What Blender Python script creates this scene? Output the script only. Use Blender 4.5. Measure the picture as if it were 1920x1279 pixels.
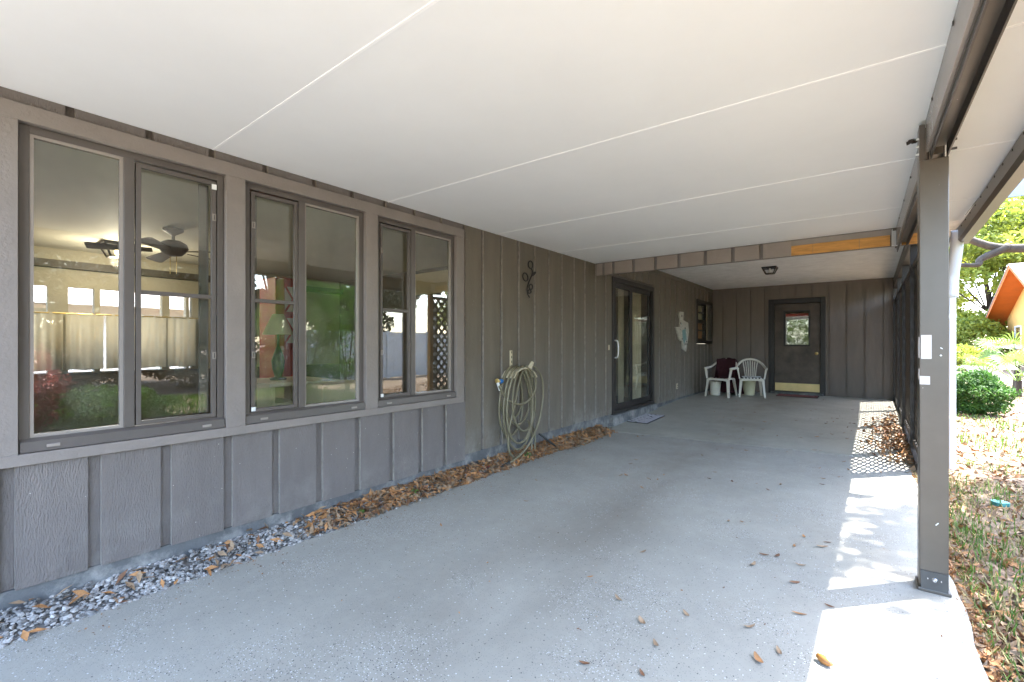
import bpy, math, random
import numpy as np
from mathutils import Vector, Matrix
random.seed(7); rng = np.random.default_rng(7)
S = bpy.context.scene; C = S.collection
for o in list(bpy.data.objects): bpy.data.objects.remove(o)

# ---------------------------------------------------------------- camera, sky, sun, exposure
cam = bpy.data.cameras.new('camera'); cam.sensor_width = 36; cam.lens = 16.0
cam.clip_start = .05; cam.clip_end = 600; cam.shift_y = .0029
co = bpy.data.objects.new('camera', cam); C.objects.link(co)
co.location = (0, 0, 1.24); co.rotation_euler = (math.radians(90), 0, math.radians(37.72))
S.camera = co
wd = bpy.data.worlds.new('World'); S.world = wd; wd.use_nodes = True
nt = wd.node_tree; sky = nt.nodes.new('ShaderNodeTexSky'); sky.sky_type = 'NISHITA'; sky.sun_disc = False
SUN_EL, SUN_AZ = math.radians(59), math.radians(42.0)
sky.sun_elevation = SUN_EL; sky.sun_rotation = SUN_AZ; sky.dust_density = 1.6; sky.air_density = 1.0
bg = nt.nodes['Background']; bg.inputs[1].default_value = .15
nt.links.new(sky.outputs[0], bg.inputs[0])
sd = bpy.data.lights.new('sun', 'SUN'); sd.energy = 2.7; sd.angle = math.radians(.53); sd.color = (1, .965, .91)
so = bpy.data.objects.new('sun', sd); C.objects.link(so)
sv = Vector((math.sin(SUN_AZ)*math.cos(SUN_EL), math.cos(SUN_AZ)*math.cos(SUN_EL), math.sin(SUN_EL)))
so.rotation_euler = sv.to_track_quat('Z', 'Y').to_euler()
S.view_settings.view_transform = 'Standard'; S.view_settings.look = 'None'
S.view_settings.gamma = 1; S.view_settings.use_curve_mapping = False
S.view_settings.exposure = 3.98
S.render.engine = 'CYCLES'
S.cycles.max_bounces = 10; S.cycles.diffuse_bounces = 6; S.cycles.glossy_bounces = 4; S.cycles.transparent_max_bounces = 12
S.cycles.caustics_reflective = False; S.cycles.caustics_refractive = False

# ---------------------------------------------------------------- materials
MATS = {}
def nodes(name):
    m = bpy.data.materials.new(name); m.use_nodes = True; t = m.node_tree
    return m, t, t.nodes, t.links, t.nodes['Principled BSDF']
def mat(name, col, rough=.6, var=.12, vscale=3.0, bump=0.0, bscale=60.0, stretch=(1, 1, 1), metal=0.0, spec=.5, chips=None, col2=None, transl=0.0, splash=None):
    m, t, N, L, b = nodes(name)
    g = N.new('ShaderNodeNewGeometry'); mp = N.new('ShaderNodeMapping'); mp.inputs['Scale'].default_value = stretch
    L.new(g.outputs['Position'], mp.inputs['Vector'])
    n1 = N.new('ShaderNodeTexNoise'); n1.inputs['Scale'].default_value = vscale; n1.inputs['Detail'].default_value = 6; n1.inputs['Roughness'].default_value = .65
    L.new(mp.outputs[0], n1.inputs['Vector'])
    mx = N.new('ShaderNodeMix'); mx.data_type = 'RGBA'
    cr = N.new('ShaderNodeMapRange'); cr.inputs[1].default_value = .3; cr.inputs[2].default_value = .7
    L.new(n1.outputs[0], cr.inputs[0]); L.new(cr.outputs[0], mx.inputs[0])
    c = Vector(col); d = Vector(col2) if col2 else c*(1+var); c = c if col2 else c*(1-var)
    mx.inputs[6].default_value = (*c, 1); mx.inputs[7].default_value = (*d, 1)
    out = mx.outputs[2]
    if chips:
        v = N.new('ShaderNodeTexVoronoi'); v.inputs['Scale'].default_value = chips[1]; L.new(g.outputs['Position'], v.inputs['Vector'])
        lt = N.new('ShaderNodeMath'); lt.operation = 'LESS_THAN'; lt.inputs[1].default_value = chips[2]; L.new(v.outputs['Distance'], lt.inputs[0])
        sep = N.new('ShaderNodeSeparateColor'); L.new(v.outputs['Color'], sep.inputs[0])
        l2 = N.new('ShaderNodeMath'); l2.operation = 'LESS_THAN'; l2.inputs[1].default_value = chips[3]; L.new(sep.outputs[0], l2.inputs[0])
        ml = N.new('ShaderNodeMath'); ml.operation = 'MULTIPLY'; L.new(lt.outputs[0], ml.inputs[0]); L.new(l2.outputs[0], ml.inputs[1])
        m2 = N.new('ShaderNodeMix'); m2.data_type = 'RGBA'; L.new(ml.outputs[0], m2.inputs[0]); L.new(out, m2.inputs[6]); m2.inputs[7].default_value = (*chips[0], 1)
        out = m2.outputs[2]
    if splash:   # mud and lime splashed up from the ground
        sp = N.new('ShaderNodeSeparateXYZ'); L.new(g.outputs['Position'], sp.inputs[0])
        hz_ = N.new('ShaderNodeMapRange'); hz_.inputs[1].default_value = splash[1]; hz_.inputs[2].default_value = .1; L.new(sp.outputs[2], hz_.inputs[0])
        ns = N.new('ShaderNodeTexNoise'); ns.inputs['Scale'].default_value = 4.5; ns.inputs['Detail'].default_value = 9; ns.inputs['Roughness'].default_value = .7; L.new(g.outputs['Position'], ns.inputs['Vector'])
        nr = N.new('ShaderNodeMapRange'); nr.inputs[1].default_value = .46; nr.inputs[2].default_value = .70; L.new(ns.outputs[0], nr.inputs[0])
        mu = N.new('ShaderNodeMath'); mu.operation = 'MULTIPLY'; L.new(hz_.outputs[0], mu.inputs[0]); L.new(nr.outputs[0], mu.inputs[1])
        m3 = N.new('ShaderNodeMix'); m3.data_type = 'RGBA'; L.new(mu.outputs[0], m3.inputs[0]); L.new(out, m3.inputs[6]); m3.inputs[7].default_value = (*splash[0], 1); out = m3.outputs[2]
    L.new(out, b.inputs['Base Color'])
    b.inputs['Roughness'].default_value = rough; b.inputs['Metallic'].default_value = metal; b.inputs['Specular IOR Level'].default_value = spec
    if bump:
        n2 = N.new('ShaderNodeTexNoise'); n2.inputs['Scale'].default_value = bscale; n2.inputs['Detail'].default_value = 4; L.new(mp.outputs[0], n2.inputs['Vector'])
        bp = N.new('ShaderNodeBump'); bp.inputs['Strength'].default_value = bump; bp.inputs['Distance'].default_value = .006
        L.new(n2.outputs[0], bp.inputs['Height']); L.new(bp.outputs[0], b.inputs['Normal'])
    if transl:
        tr = N.new('ShaderNodeBsdfTranslucent'); L.new(out, tr.inputs[0]); ms = N.new('ShaderNodeMixShader'); ms.inputs[0].default_value = transl
        L.new(b.outputs[0], ms.inputs[1]); L.new(tr.outputs[0], ms.inputs[2]); L.new(ms.outputs[0], N['Material Output'].inputs[0])
    MATS[name] = m; return m
def glass(name, ior, tint=(1, 1, 1), rough=0.0):
    m, t, N, L, b = nodes(name); N.remove(b)
    tr = N.new('ShaderNodeBsdfTransparent'); tr.inputs[0].default_value = (*tint, 1)
    gl = N.new('ShaderNodeBsdfGlossy'); gl.inputs['Roughness'].default_value = rough
    fr = N.new('ShaderNodeFresnel'); fr.inputs[0].default_value = ior
    g = N.new('ShaderNodeNewGeometry')
    im = N.new('ShaderNodeMapRange'); im.inputs[3].default_value = ior; im.inputs[4].default_value = 1/ior   # same reflectance from both sides of a face
    L.new(g.outputs['Backfacing'], im.inputs[0]); L.new(im.outputs[0], fr.inputs[0])
    ms = N.new('ShaderNodeMixShader'); L.new(fr.outputs[0], ms.inputs[0]); L.new(tr.outputs[0], ms.inputs[1]); L.new(gl.outputs[0], ms.inputs[2])
    # dusty film
    df = N.new('ShaderNodeBsdfDiffuse'); df.inputs[0].default_value = (.6, .58, .5, 1)
    n3 = N.new('ShaderNodeTexNoise'); n3.inputs['Scale'].default_value = 5; n3.inputs['Detail'].default_value = 8; L.new(g.outputs['Position'], n3.inputs['Vector'])
    mr = N.new('ShaderNodeMapRange'); mr.inputs[1].default_value = .35; mr.inputs[2].default_value = .8; mr.inputs[3].default_value = .0; mr.inputs[4].default_value = .06; L.new(n3.outputs[0], mr.inputs[0])
    m2 = N.new('ShaderNodeMixShader'); L.new(mr.outputs[0], m2.inputs[0]); L.new(ms.outputs[0], m2.inputs[1]); L.new(df.outputs[0], m2.inputs[2])
    L.new(m2.outputs[0], N['Material Output'].inputs[0]); MATS[name] = m; return m
def emis(name, col, s):
    m, t, N, L, b = nodes(name); b.inputs['Base Color'].default_value = (*col, 1); b.inputs['Emission Color'].default_value = (*col, 1); b.inputs['Emission Strength'].default_value = s
    MATS[name] = m; return m

mat('siding', (.150, .131, .120), .5, .12, 2.5, 1.0, 46, (1, 3.5, .9), chips=((.45, .42, .38), 22, .055, .06), splash=((.25, .235, .21), .40))
mat('siding_green_cast', (.152, .128, .096), .55, .16, 2.0, .9, 46, (1, 3.5, .6), chips=((.4, .37, .3), 17, .05, .05), splash=((.30, .29, .26), .48))  # siding paint again, with the greenish light on this wall put into its colour
mat('siding_edge_lit', (.30, .27, .235), .6, .25, 14)  # light catching the groove edges, put into the colour
mat('siding_brown', (.19, .158, .133), .6, .12, 2.0, .5, 40, (3.5, 1, .7))
mat('trim_paint', (.215, .185, .163), .5, .08, 4, .45, 70, (1, 1, 1), chips=((.4, .36, .32), 25, .05, .05))
mat('window_frame', (.098, .083, .073), .38, .08, 6, .1, 30)
mat('dark_brown', (.016, .0125, .010), .45, .35, 8, .5, 40)
mat('header_paint', (.27, .228, .20), .5, .08, 4, .45, 60)
mat('metal_bronze', (.098, .081, .064), .33, .10, 5, .06, 20, chips=((.5, .47, .42), 34, .06, .10))
mat('metal_taupe', (.285, .25, .22), .24, .06, 3, .04, 20)
mat('channel_dark', (.035, .028, .024), .35, .3, 9, .1, 30)
mat('ceiling_white', (.84, .845, .845), .5, .03, 1.2, .10, 260)
mat('seam_white', (.93, .93, .93), .45, .03)
mat('stipple', (.86, .86, .86), .8, .10, 6, .9, 70)
mat('foundation', (.105, .108, .108), .8, .22, 6, .5, 60, splash=((.36, .35, .32), .3))
mat('bare_wood', (.55, .27, .065), .6, .30, 5, .3, 30, (1, 8, 8))
mat('white_plastic', (.72, .68, .58), .4, .06, 6)
mat('white_paint', (.78, .78, .76), .45, .04)
mat('white_metal', (.74, .76, .78), .35, .05, 3)
mat('chrome', (.6, .6, .6), .25, .1, metal=1)
mat('brass', (.75, .55, .20), .3, .12, 6, metal=.8)
mat('kick', (.72, .55, .25), .45, .12, 5, metal=.3)
mat('door_brown', (.085, .062, .045), .5, .45, 3.2, .3, 30)
mat('black_iron', (.012, .010, .009), .5, .2)
mat('hose', (.19, .165, .10), .45, .18, 9, .1, 30)
mat('hose_dark', (.03, .03, .028), .5, .2)
mat('cream_bracket', (.62, .54, .38), .5, .15, 12)
mat('blue_plastic', (.03, .16, .42), .4, .1)
mat('maroon', (.040, .006, .010), .9, .3, 20, .4, 80)
mat('black_cloth', (.012, .012, .012), .9, .2)
mat('mat_grey', (.42, .40, .42), .95, .5, 60, .8, 160)
mat('mat_red', (.26, .10, .085), .95, .5, 30, .8, 160)
mat('rubber', (.02, .02, .02), .8, .2)
mat('mosaic', (.42, .41, .36), .4, 1, 30, .5, 40, col2=(.70, .68, .60))
mat('mosaic_teal', (.20, .38, .40), .35, .3, 40, .5, 40)
mat('paper', (.60, .55, .52), .8, .05)
mat('leaf_dry', (.36, .175, .065), .75, .45, 9, .2, 40)
mat('leaf_tan', (.29, .195, .115), .75, .35, 9, .2, 40)
mat('leaf_dark', (.16, .075, .035), .75, .35, 9, .2, 40)
mat('leaf_red', (.55, .02, .015), .6, .3, 9)
mat('shell', (.28, .125, .035), .3, .35, 25)
mat('stone', (.245, .235, .22), .85, .5, 9, .5, 60)
mat('grass', (.10, .19, .03), .7, .5, 2.5, transl=.35)
mat('grass_dry', (.34, .28, .12), .8, .4, 3, transl=.2)
mat('hedge_leaf', (.055, .135, .022), .72, .5, 5, transl=.3)
mat('hedge_bright', (.13, .27, .035), .5, .4, 5, transl=.4)
mat('dark_leaf', (.022, .042, .012), .6, .5, 4, transl=.12)
mat('tree_leaf', (.12, .17, .02), .55, .5, .6, transl=.5, col2=(.34, .36, .05))
mat('oak_leaf', (.10, .16, .03), .55, .4, .7, transl=.45)
mat('red_leaf', (.34, .085, .075), .55, .5, 4, transl=.3)
mat('palm_leaf', (.16, .24, .05), .5, .4, 3, transl=.3)
mat('bark', (.05, .036, .025), .9, .4, 8, .9, 30, (1, 1, .3))
mat('stucco_orange', (.66, .36, .10), .85, .06, 3, .5, 60)
mat('orange_paint', (.50, .125, .022), .6, .1, 3)
mat('shingle', (.40, .34, .32), .9, .25, 7, .5, 40)
mat('vinyl_white', (.74, .74, .73), .45, .04)
mat('room_wall', (.46, .42, .32), .8, .06, 2)
mat('room_panel', (.10, .082, .06), .6, .2, 3)
mat('room_ceiling', (.78, .76, .64), .7, .04, 2, .1, 80)
mat('room_floor', (.07, .05, .035), .6, .3, 3)
mat('room_dark', (.07, .055, .04), .6, .2)
mat('curtain', (.86, .80, .66), .9, .04, 5, transl=.62)
mat('blind', (.82, .74, .58), .8, .06, 5, transl=.2)
mat('fan_brown', (.11, .09, .07), .5, .2)
mat('shade_cream', (.82, .74, .54), .8, .05, transl=.3)
mat('desk_paint', (.66, .58, .40), .6, .12, 4)
mat('red_paint', (.42, .035, .022), .5, .15)
mat('teal_plastic', (.05, .25, .22), .5, .3, 20)
mat('mud', (.06, .045, .035), .95, .4, 40, .8, 80)
mat('amber', (.42, .20, .06), .5, .3, 5)
mat('pane_cream', (.62, .58, .38), .6, .1)
mat('terracotta', (.70, .66, .60), .8, .1)
mat('blue_grey', (.30, .38, .47), .5, .15)
mat('stone_pale', (.38, .36, .335), .85, .35, 9, .5, 60); mat('stone_dark', (.125, .118, .108), .85, .4, 9, .5, 60)
glass('glass_pane', 1.78, (.95, .96, .92)); glass('glass_clear', 1.5)
emis('lamp_glow', (1, .72, .34), 1.2)

def concrete(name, base, dirt, fleck=1.0):
    m, t, N, L, b = nodes(name)
    g = N.new('ShaderNodeNewGeometry'); P = g.outputs['Position']
    def noise(s, det=5, sc=(1, 1, 1), ro=.6):
        mp = N.new('ShaderNodeMapping'); mp.inputs['Scale'].default_value = sc; L.new(P, mp.inputs['Vector'])
        n = N.new('ShaderNodeTexNoise'); n.inputs['Scale'].default_value = s; n.inputs['Detail'].default_value = det; n.inputs['Roughness'].default_value = ro; L.new(mp.outputs[0], n.inputs['Vector']); return n.outputs[0]
    def rng_(x, a, b_, c=0, d=1):
        r = N.new('ShaderNodeMapRange'); r.inputs[1].default_value = a; r.inputs[2].default_value = b_; r.inputs[3].default_value = c; r.inputs[4].default_value = d; L.new(x, r.inputs[0]); return r.outputs[0]
    def mixc(fac, a, b_):
        x = N.new('ShaderNodeMix'); x.data_type = 'RGBA'; L.new(fac, x.inputs[0])
        if isinstance(a, tuple): x.inputs[6].default_value = (*a, 1)
        else: L.new(a, x.inputs[6])
        if isinstance(b_, tuple): x.inputs[7].default_value = (*b_, 1)
        else: L.new(b_, x.inputs[7])
        return x.outputs[2]
    def math_(op, a, b_):
        x = N.new('ShaderNodeMath'); x.operation = op
        for i, v in enumerate((a, b_)):
            if isinstance(v, (int, float)): x.inputs[i].default_value = v
            else: L.new(v, x.inputs[i])
        return x.outputs[0]
    c = mixc(rng_(noise(1.3, 8), .35, .7), base, tuple(v*.84 for v in base))
    c = mixc(rng_(noise(14, 6), .45, .75, 0, .35), c, tuple(v*1.18 for v in base))
    # tyre track / drip stains running along the drive
    sx = N.new('ShaderNodeSeparateXYZ'); L.new(P, sx.inputs[0])
    tr = math_('ABSOLUTE', math_('ADD', sx.outputs[0], 1.45), 0)
    band = rng_(tr, .05, .55, 1, 0)
    st = math_('MULTIPLY', band, rng_(noise(1.1, 7, (1.6, .55, 1)), .36, .62))
    c = mixc(math_('MULTIPLY', st, .62), c, dirt)
    c = mixc(rng_(noise(2.2, 8, (1, 1, 1), .75), .62, .78, 0, .55), c, (dirt[0]*1.25, dirt[1]*1.1, dirt[2]*.9))
    for sc, rad, sel, col, msk in ((150, .30, .16, (.60, .60, .60), 1), (130, .28, .14, (.025, .025, .027), 1), (62, .17, .06, (.62, .62, .62), 0), (55, .15, .06, (.03, .03, .03), 0), (240, .3, .10, (.10, .10, .10), 0)):
        v = N.new('ShaderNodeTexVoronoi'); v.inputs['Scale'].default_value = sc; v.voronoi_dimensions = '2D'
        mp = N.new('ShaderNodeMapping'); mp.inputs['Location'].default_value = (sc*.37, sel*9, 0); L.new(P, mp.inputs['Vector']); L.new(mp.outputs[0], v.inputs['Vector'])
        s = N.new('ShaderNodeSeparateColor'); L.new(v.outputs['Color'], s.inputs[0])
        f = math_('MULTIPLY', math_('LESS_THAN', v.outputs['Distance'], rad), math_('LESS_THAN', s.outputs[0], sel*fleck*2))
        if msk: f = math_('MULTIPLY', f, rng_(noise(1.7, 5), .50, .58))
        c = mixc(f, c, col)
    L.new(c, b.inputs['Base Color'])
    L.new(rng_(noise(3, 5), .3, .7, .42, .66), b.inputs['Roughness'])
    bp = N.new('ShaderNodeBump'); bp.inputs['Strength'].default_value = .35; bp.inputs['Distance'].default_value = .004
    L.new(noise(90, 4), bp.inputs['Height']); L.new(bp.outputs[0], b.inputs['Normal'])
    MATS[name] = m
concrete('slab_paint', (.325, .313, .268), (.175, .155, .125), .36)
concrete('porch_paint', (.35, .34, .285), (.20, .175, .125), .12)
def soilmat():
    m = mat('soil', (.13, .085, .05), .95, .5, 3.0, 1.0, 30, col2=(.21, .155, .105)); return m
soilmat()

# ---------------------------------------------------------------- mesh helpers
class MB:
    def __init__(s): s.v = []; s.f = []
    def add(s, vs, fs):
        n = len(s.v); s.v += [tuple(p) for p in vs]; s.f += [tuple(i+n for i in f) for f in fs]; return s
    def box(s, x0, x1, y0, y1, z0, z1):
        x0, x1 = min(x0, x1), max(x0, x1); y0, y1 = min(y0, y1), max(y0, y1); z0, z1 = min(z0, z1), max(z0, z1)
        return s.add([(x0,y0,z0),(x1,y0,z0),(x1,y1,z0),(x0,y1,z0),(x0,y0,z1),(x1,y0,z1),(x1,y1,z1),(x0,y1,z1)],
                     [(0,3,2,1),(4,5,6,7),(0,1,5,4),(1,2,6,5),(2,3,7,6),(3,0,4,7)])
    def bar(s, a, b, w, h, up=(0, 0, 1)):
        a = Vector(a); b = Vector(b); d = (b-a).normalized(); r = d.cross(Vector(up)).normalized()
        if r.length < .5: r = d.cross(Vector((1, 0, 0))).normalized()
        u = r.cross(d); r *= w/2; u *= h/2
        return s.add([a-r-u, a+r-u, a+r+u, a-r+u, b-r-u, b+r-u, b+r+u, b-r+u],
                     [(0,1,2,3),(7,6,5,4),(0,4,5,1),(1,5,6,2),(2,6,7,3),(3,7,4,0)])
    def prism(s, poly, axis, a, b):
        n = len(poly)
        def pt(p, w): return {'x': (w, p[0], p[1]), 'y': (p[0], w, p[1]), 'z': (p[0], p[1], w)}[axis]
        ar = sum(poly[i][0]*poly[(i+1) % n][1]-poly[(i+1) % n][0]*poly[i][1] for i in range(n))
        if (ar < 0) != (axis == 'y'): poly = poly[::-1]
        vs = [pt(p, a) for p in poly]+[pt(p, b) for p in poly]
        return s.add(vs, [tuple(range(n))[::-1], tuple(range(n, 2*n))]+[(i, (i+1) % n, n+(i+1) % n, n+i) for i in range(n)])
    def tube(s, pts, r, n=7, closed=False, cap=True):
        pts = [Vector(p) for p in pts]; m = len(pts); base = len(s.v)
        rs = r if isinstance(r, (list, tuple)) else [r]*m
        nrm = None
        for i, p in enumerate(pts):
            if closed: t = (pts[(i+1) % m]-pts[i-1])
            else: t = pts[min(i+1, m-1)]-pts[max(i-1, 0)]
            t = t.normalized() if t.length > 1e-9 else Vector((0, 0, 1))
            if nrm is None: nrm = t.orthogonal().normalized()
            nrm = (nrm-t*nrm.dot(t)); nrm = nrm.normalized() if nrm.length > 1e-6 else t.orthogonal().normalized()
            bi = t.cross(nrm)
            for k in range(n):
                a = 2*math.pi*k/n; s.v.append(tuple(p+(nrm*math.cos(a)+bi*math.sin(a))*rs[i]))
        for i in range(m if closed else m-1):
            j = (i+1) % m
            for k in range(n):
                l = (k+1) % n; s.f.append((base+i*n+k, base+i*n+l, base+j*n+l, base+j*n+k))
        if cap and not closed:
            s.f.append(tuple(base+k for k in range(n))[::-1]); s.f.append(tuple(base+(m-1)*n+k for k in range(n)))
        return s
    def lathe(s, prof, c, n=16):
        base = len(s.v); m = len(prof)
        for r, z in prof:
            for k in range(n):
                a = 2*math.pi*k/n; s.v.append((c[0]+r*math.cos(a), c[1]+r*math.sin(a), c[2]+z))
        for i in range(m-1):
            for k in range(n):
                l = (k+1) % n; s.f.append((base+i*n+k, base+i*n+l, base+(i+1)*n+l, base+(i+1)*n+k))
        s.f.append(tuple(base+k for k in range(n))[::-1]); s.f.append(tuple(base+(m-1)*n+k for k in range(n)))
        return s
    def build(s, name, m, parent=None, smooth=False, bevel=0):
        me = bpy.data.meshes.new(name); me.from_pydata(s.v, [], s.f); me.update()
        o = bpy.data.objects.new(name, me); C.objects.link(o); me.materials.append(MATS[m] if isinstance(m, str) else m)
        if smooth: me.polygons.foreach_set('use_smooth', [True]*len(me.polygons))
        if bevel:
            b = o.modifiers.new('bevel', 'BEVEL'); b.width = bevel; b.segments = 2; b.limit_method = 'ANGLE'
        if parent:
            o.parent = parent; w = parent_world(parent); o.matrix_parent_inverse = w.inverted()
        return o
def parent_world(o):
    m = Matrix.LocRotScale(o.location, o.rotation_euler, o.scale)
    return parent_world(o.parent) @ o.matrix_parent_inverse @ m if o.parent else m
def box(name, m, parent, *a, bevel=0): return MB().box(*a).build(name, m, parent, bevel=bevel)
def board(m, parent, *a, edge='siding_edge_lit'):
    """siding board; its near edge face is coloured lighter as a painted-in highlight"""
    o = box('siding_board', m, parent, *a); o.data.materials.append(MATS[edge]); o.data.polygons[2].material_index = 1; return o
def tag(o, label=None, cat=None, group=None, kind=None):
    if label: o['label'] = label
    if cat: o['category'] = cat
    if group: o['group'] = group
    if kind: o['kind'] = kind
    return o
def thing(name, label, cat, loc=(0, 0, 0), group=None):
    o = bpy.data.objects.new(name, None); C.objects.link(o); o.location = loc; o.empty_display_size = .1
    return tag(o, label, cat, group)
def copy_tree(o, parent=None):
    c = o.copy(); C.objects.link(c); c.parent = parent
    for ch in list(o.children): copy_tree(ch, c)
    return c
def spline(pts, k=8):
    P = [Vector(p) for p in pts]; out = []
    for i in range(len(P)-1):
        a = P[max(i-1, 0)]; b = P[i]; c = P[i+1]; d = P[min(i+2, len(P)-1)]
        for j in range(k):
            t = j/k; out.append(.5*((2*b)+(c-a)*t+(2*a-5*b+4*c-d)*t*t+(-a+3*b-3*c+d)*t**3))
    out.append(P[-1]); return out
def quads(name, cen, u, v, m, parent=None, mats=None, mi=None, fold=0.0):
    """leaf-sized faces: centre, half axes u and v; two quads folded along the midrib"""
    n = len(cen); w = np.cross(u, v); w /= (np.linalg.norm(w, axis=1, keepdims=True)+1e-9)
    lift = w*np.linalg.norm(v, axis=1, keepdims=True)*fold
    vs = np.stack([cen-u, cen+v*.9+lift-u*.1, cen+u, cen-v*.9+lift-u*.1], 1).reshape(-1, 3)
    me = bpy.data.meshes.new(name); me.vertices.add(4*n); me.vertices.foreach_set('co', vs.ravel())
    if fold: # two triangles share the midrib
        i = np.arange(n)[:, None]*4; lo = np.concatenate([i, i+2, i+1, i, i+3, i+2], 1).ravel(); k = 3; np_ = 2*n
    else:
        lo = np.arange(4*n); k = 4; np_ = n
    me.loops.add(len(lo)); me.loops.foreach_set('vertex_index', lo.astype(np.int32))
    me.polygons.add(np_); me.polygons.foreach_set('loop_start', np.arange(np_, dtype=np.int32)*k)
    try: me.polygons.foreach_set('loop_total', np.full(np_, k, dtype=np.int32))
    except Exception: pass
    for q in (mats or [m]): me.materials.append(MATS[q])
    if mi is not None: me.polygons.foreach_set('material_index', np.repeat(mi, np_//n).astype(np.int32))
    me.update(calc_edges=True); me.validate()
    o = bpy.data.objects.new(name, me); C.objects.link(o)
    if parent:
        o.parent = parent; o.matrix_parent_inverse = parent_world(parent).inverted()
    return o
def rdir(n, zb=0.0):
    d = rng.normal(size=(n, 3)); d[:, 2] += zb; return d/np.linalg.norm(d, axis=1, keepdims=True)
def leafaxes(n, L, Wd, flat=0.0):
    nm = rdir(n, flat); a = np.cross(nm, rdir(n)); a /= np.linalg.norm(a, axis=1, keepdims=True); b = np.cross(nm, a)
    s = rng.uniform(.7, 1.3, (n, 1)); return a*L*s, b*Wd*s

W = -3.0          # face of the siding
# ---------------------------------------------------------------- ground
def gz(x, y):
    x = np.asarray(x, float); y = np.asarray(y, float)
    z = -.055-.03*np.clip((x-.4)/2, 0, 1)+.34*np.clip((y-13)/14, 0, 1)**1.3+.25*np.clip((y-27)/40, 0, 1)
    z = z+np.where(x > .5, .012*np.sin(x*3.1+y*1.7)+.012*np.sin(x*1.3-y*2.3+1), 0)
    return z
def ground():
    xs = np.concatenate([np.linspace(-320, -12, 14), np.linspace(-9, .3, 8), np.linspace(.6, 8, 36), np.linspace(9, 30, 16), np.linspace(40, 320, 10)])
    ys = np.concatenate([np.linspace(-320, -16, 12), np.linspace(-12, 24, 110), np.linspace(26, 60, 16), np.linspace(80, 320, 8)])
    X, Y = np.meshgrid(xs, ys); Z = gz(X, Y); nx, ny = len(xs), len(ys)
    b = MB(); b.v = list(map(tuple, np.stack([X, Y, Z], -1).reshape(-1, 3)))
    b.f = [(j*nx+i, j*nx+i+1, (j+1)*nx+i+1, (j+1)*nx+i) for j in range(ny-1) for i in range(nx-1)]
    tag(b.build('ground', 'soil', smooth=True), kind='structure')
ground()
def slab():
    # driveway with a slightly chipped left edge and a slanted joint against the porch floor
    L = [(-2.80+random.uniform(-.012, .012), y) for y in np.arange(-.5, 5.95, .12)]
    L = [(-2.80, -14)]+L+[(-2.82, 5.90), (-3.0, 5.95)]
    R = [(.44, 6.335)]+[(.365+random.uniform(-.012, .012), y) for y in np.arange(6.0, -.6, -.16)]+[(.37, -14)]
    tag(MB().prism(L+R, 'z', -.14, 0).build('driveway', 'slab_paint'), kind='structure')
    def pz(y): return .107*min(max((y-6.0)/3.5, 0), 1)
    ys = [5.972, 7, 8, 9, 9.5, 11, 12.03]; b = MB(); n = len(ys)
    for i, y in enumerate(ys):
        yy = lambda x: y+(.115*(x+3.0) if i == 0 else 0)
        for x in (W-.0, .60): b.v.append((x, yy(x), pz(y)))
        for x in (W-.0, .60): b.v.append((x, yy(x), -.14))
    for i in range(n-1):
        a = i*4; c = a+4
        b.f += [(a, a+1, c+1, c), (a+1, a+3, c+3, c+1), (a, c, c+2, a+2)]
    b.f += [(0, 2, 3, 1), ((n-1)*4, (n-1)*4+1, (n-1)*4+3, (n-1)*4+2)]
    tag(b.build('porch_floor', 'porch_paint'), kind='structure')
slab()
def pz(y): return .107*min(max((y-6.0)/3.5, 0), 1)
tag(MB().prism([(W, -.13), (-2.79, -.13), (-2.79, -.012), (W, .055)], 'y', -2.0, 5.97).build('gravel_bed', 'stone_dark'), kind='structure')

# ---------------------------------------------------------------- the house
H = thing('house', 'taupe house with grooved vertical siding, three window units and a back porch', 'house', (-3, 0, 0))
def wall_x(x0, x1, y0, y1, z0, z1, holes, name, m, parent):
    """wall slab in a plane of constant X with rectangular openings (ya, yb, za, zb)"""
    b = MB(); cuts = sorted({y0, y1, *[h[0] for h in holes], *[h[1] for h in holes]})
    cuts = [c for c in cuts if y0 <= c <= y1]
    for a, c in zip(cuts[:-1], cuts[1:]):
        hs = sorted([h for h in holes if h[0] < (a+c)/2 < h[1]], key=lambda h: h[2]); z = z0
        for h in hs:
            if h[2] > z: b.box(x0, x1, a, c, z, h[2])
            z = h[3]
        if z < z1: b.box(x0, x1, a, c, z, z1)
    return b.build(name, m, parent)
WIN = [(.258, 1.095), (1.201, 2.051), (2.156, 3.021)]
ZW0, ZW1 = .745, 2.24
holes = [(a, b, ZW0, ZW1) for a, b in WIN]+[(6.33, 8.064, .17, 2.26), (10.668, 11.985, 1.245, 2.26)]
wall_x(W-.10, W-.025, -2.0, 12.2, .10, 2.62, holes, 'wall_backing', 'siding', H)
# foundation strips
box('foundation', 'foundation', H, W-.1, W-.008, -2.0, 3.149, -.14, .14)
box('foundation', 'foundation', H, W-.1, W-.006, 3.149, 6.33, -.14, .19)
box('foundation', 'foundation', H, W-.1, W-.006, 8.064, 12.03, -.14, .15)
# lower siding boards under the windows, grooves between them
gr = [-.35, -.05, .25, .541, .832, 1.138, 1.416, 1.714, 2.014, 2.324, 2.627, 2.912]
GW = .05
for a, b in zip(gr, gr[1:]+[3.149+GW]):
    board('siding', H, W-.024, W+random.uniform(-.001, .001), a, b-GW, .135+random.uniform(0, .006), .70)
ug = [-.2, .108, .446, .751, 1.044, 1.342, 1.667, 1.96, 2.25, 2.545, 2.85]
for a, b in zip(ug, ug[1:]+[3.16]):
    board('siding', H, W-.024, W, a, b-.035, 2.30, 2.60)
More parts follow.
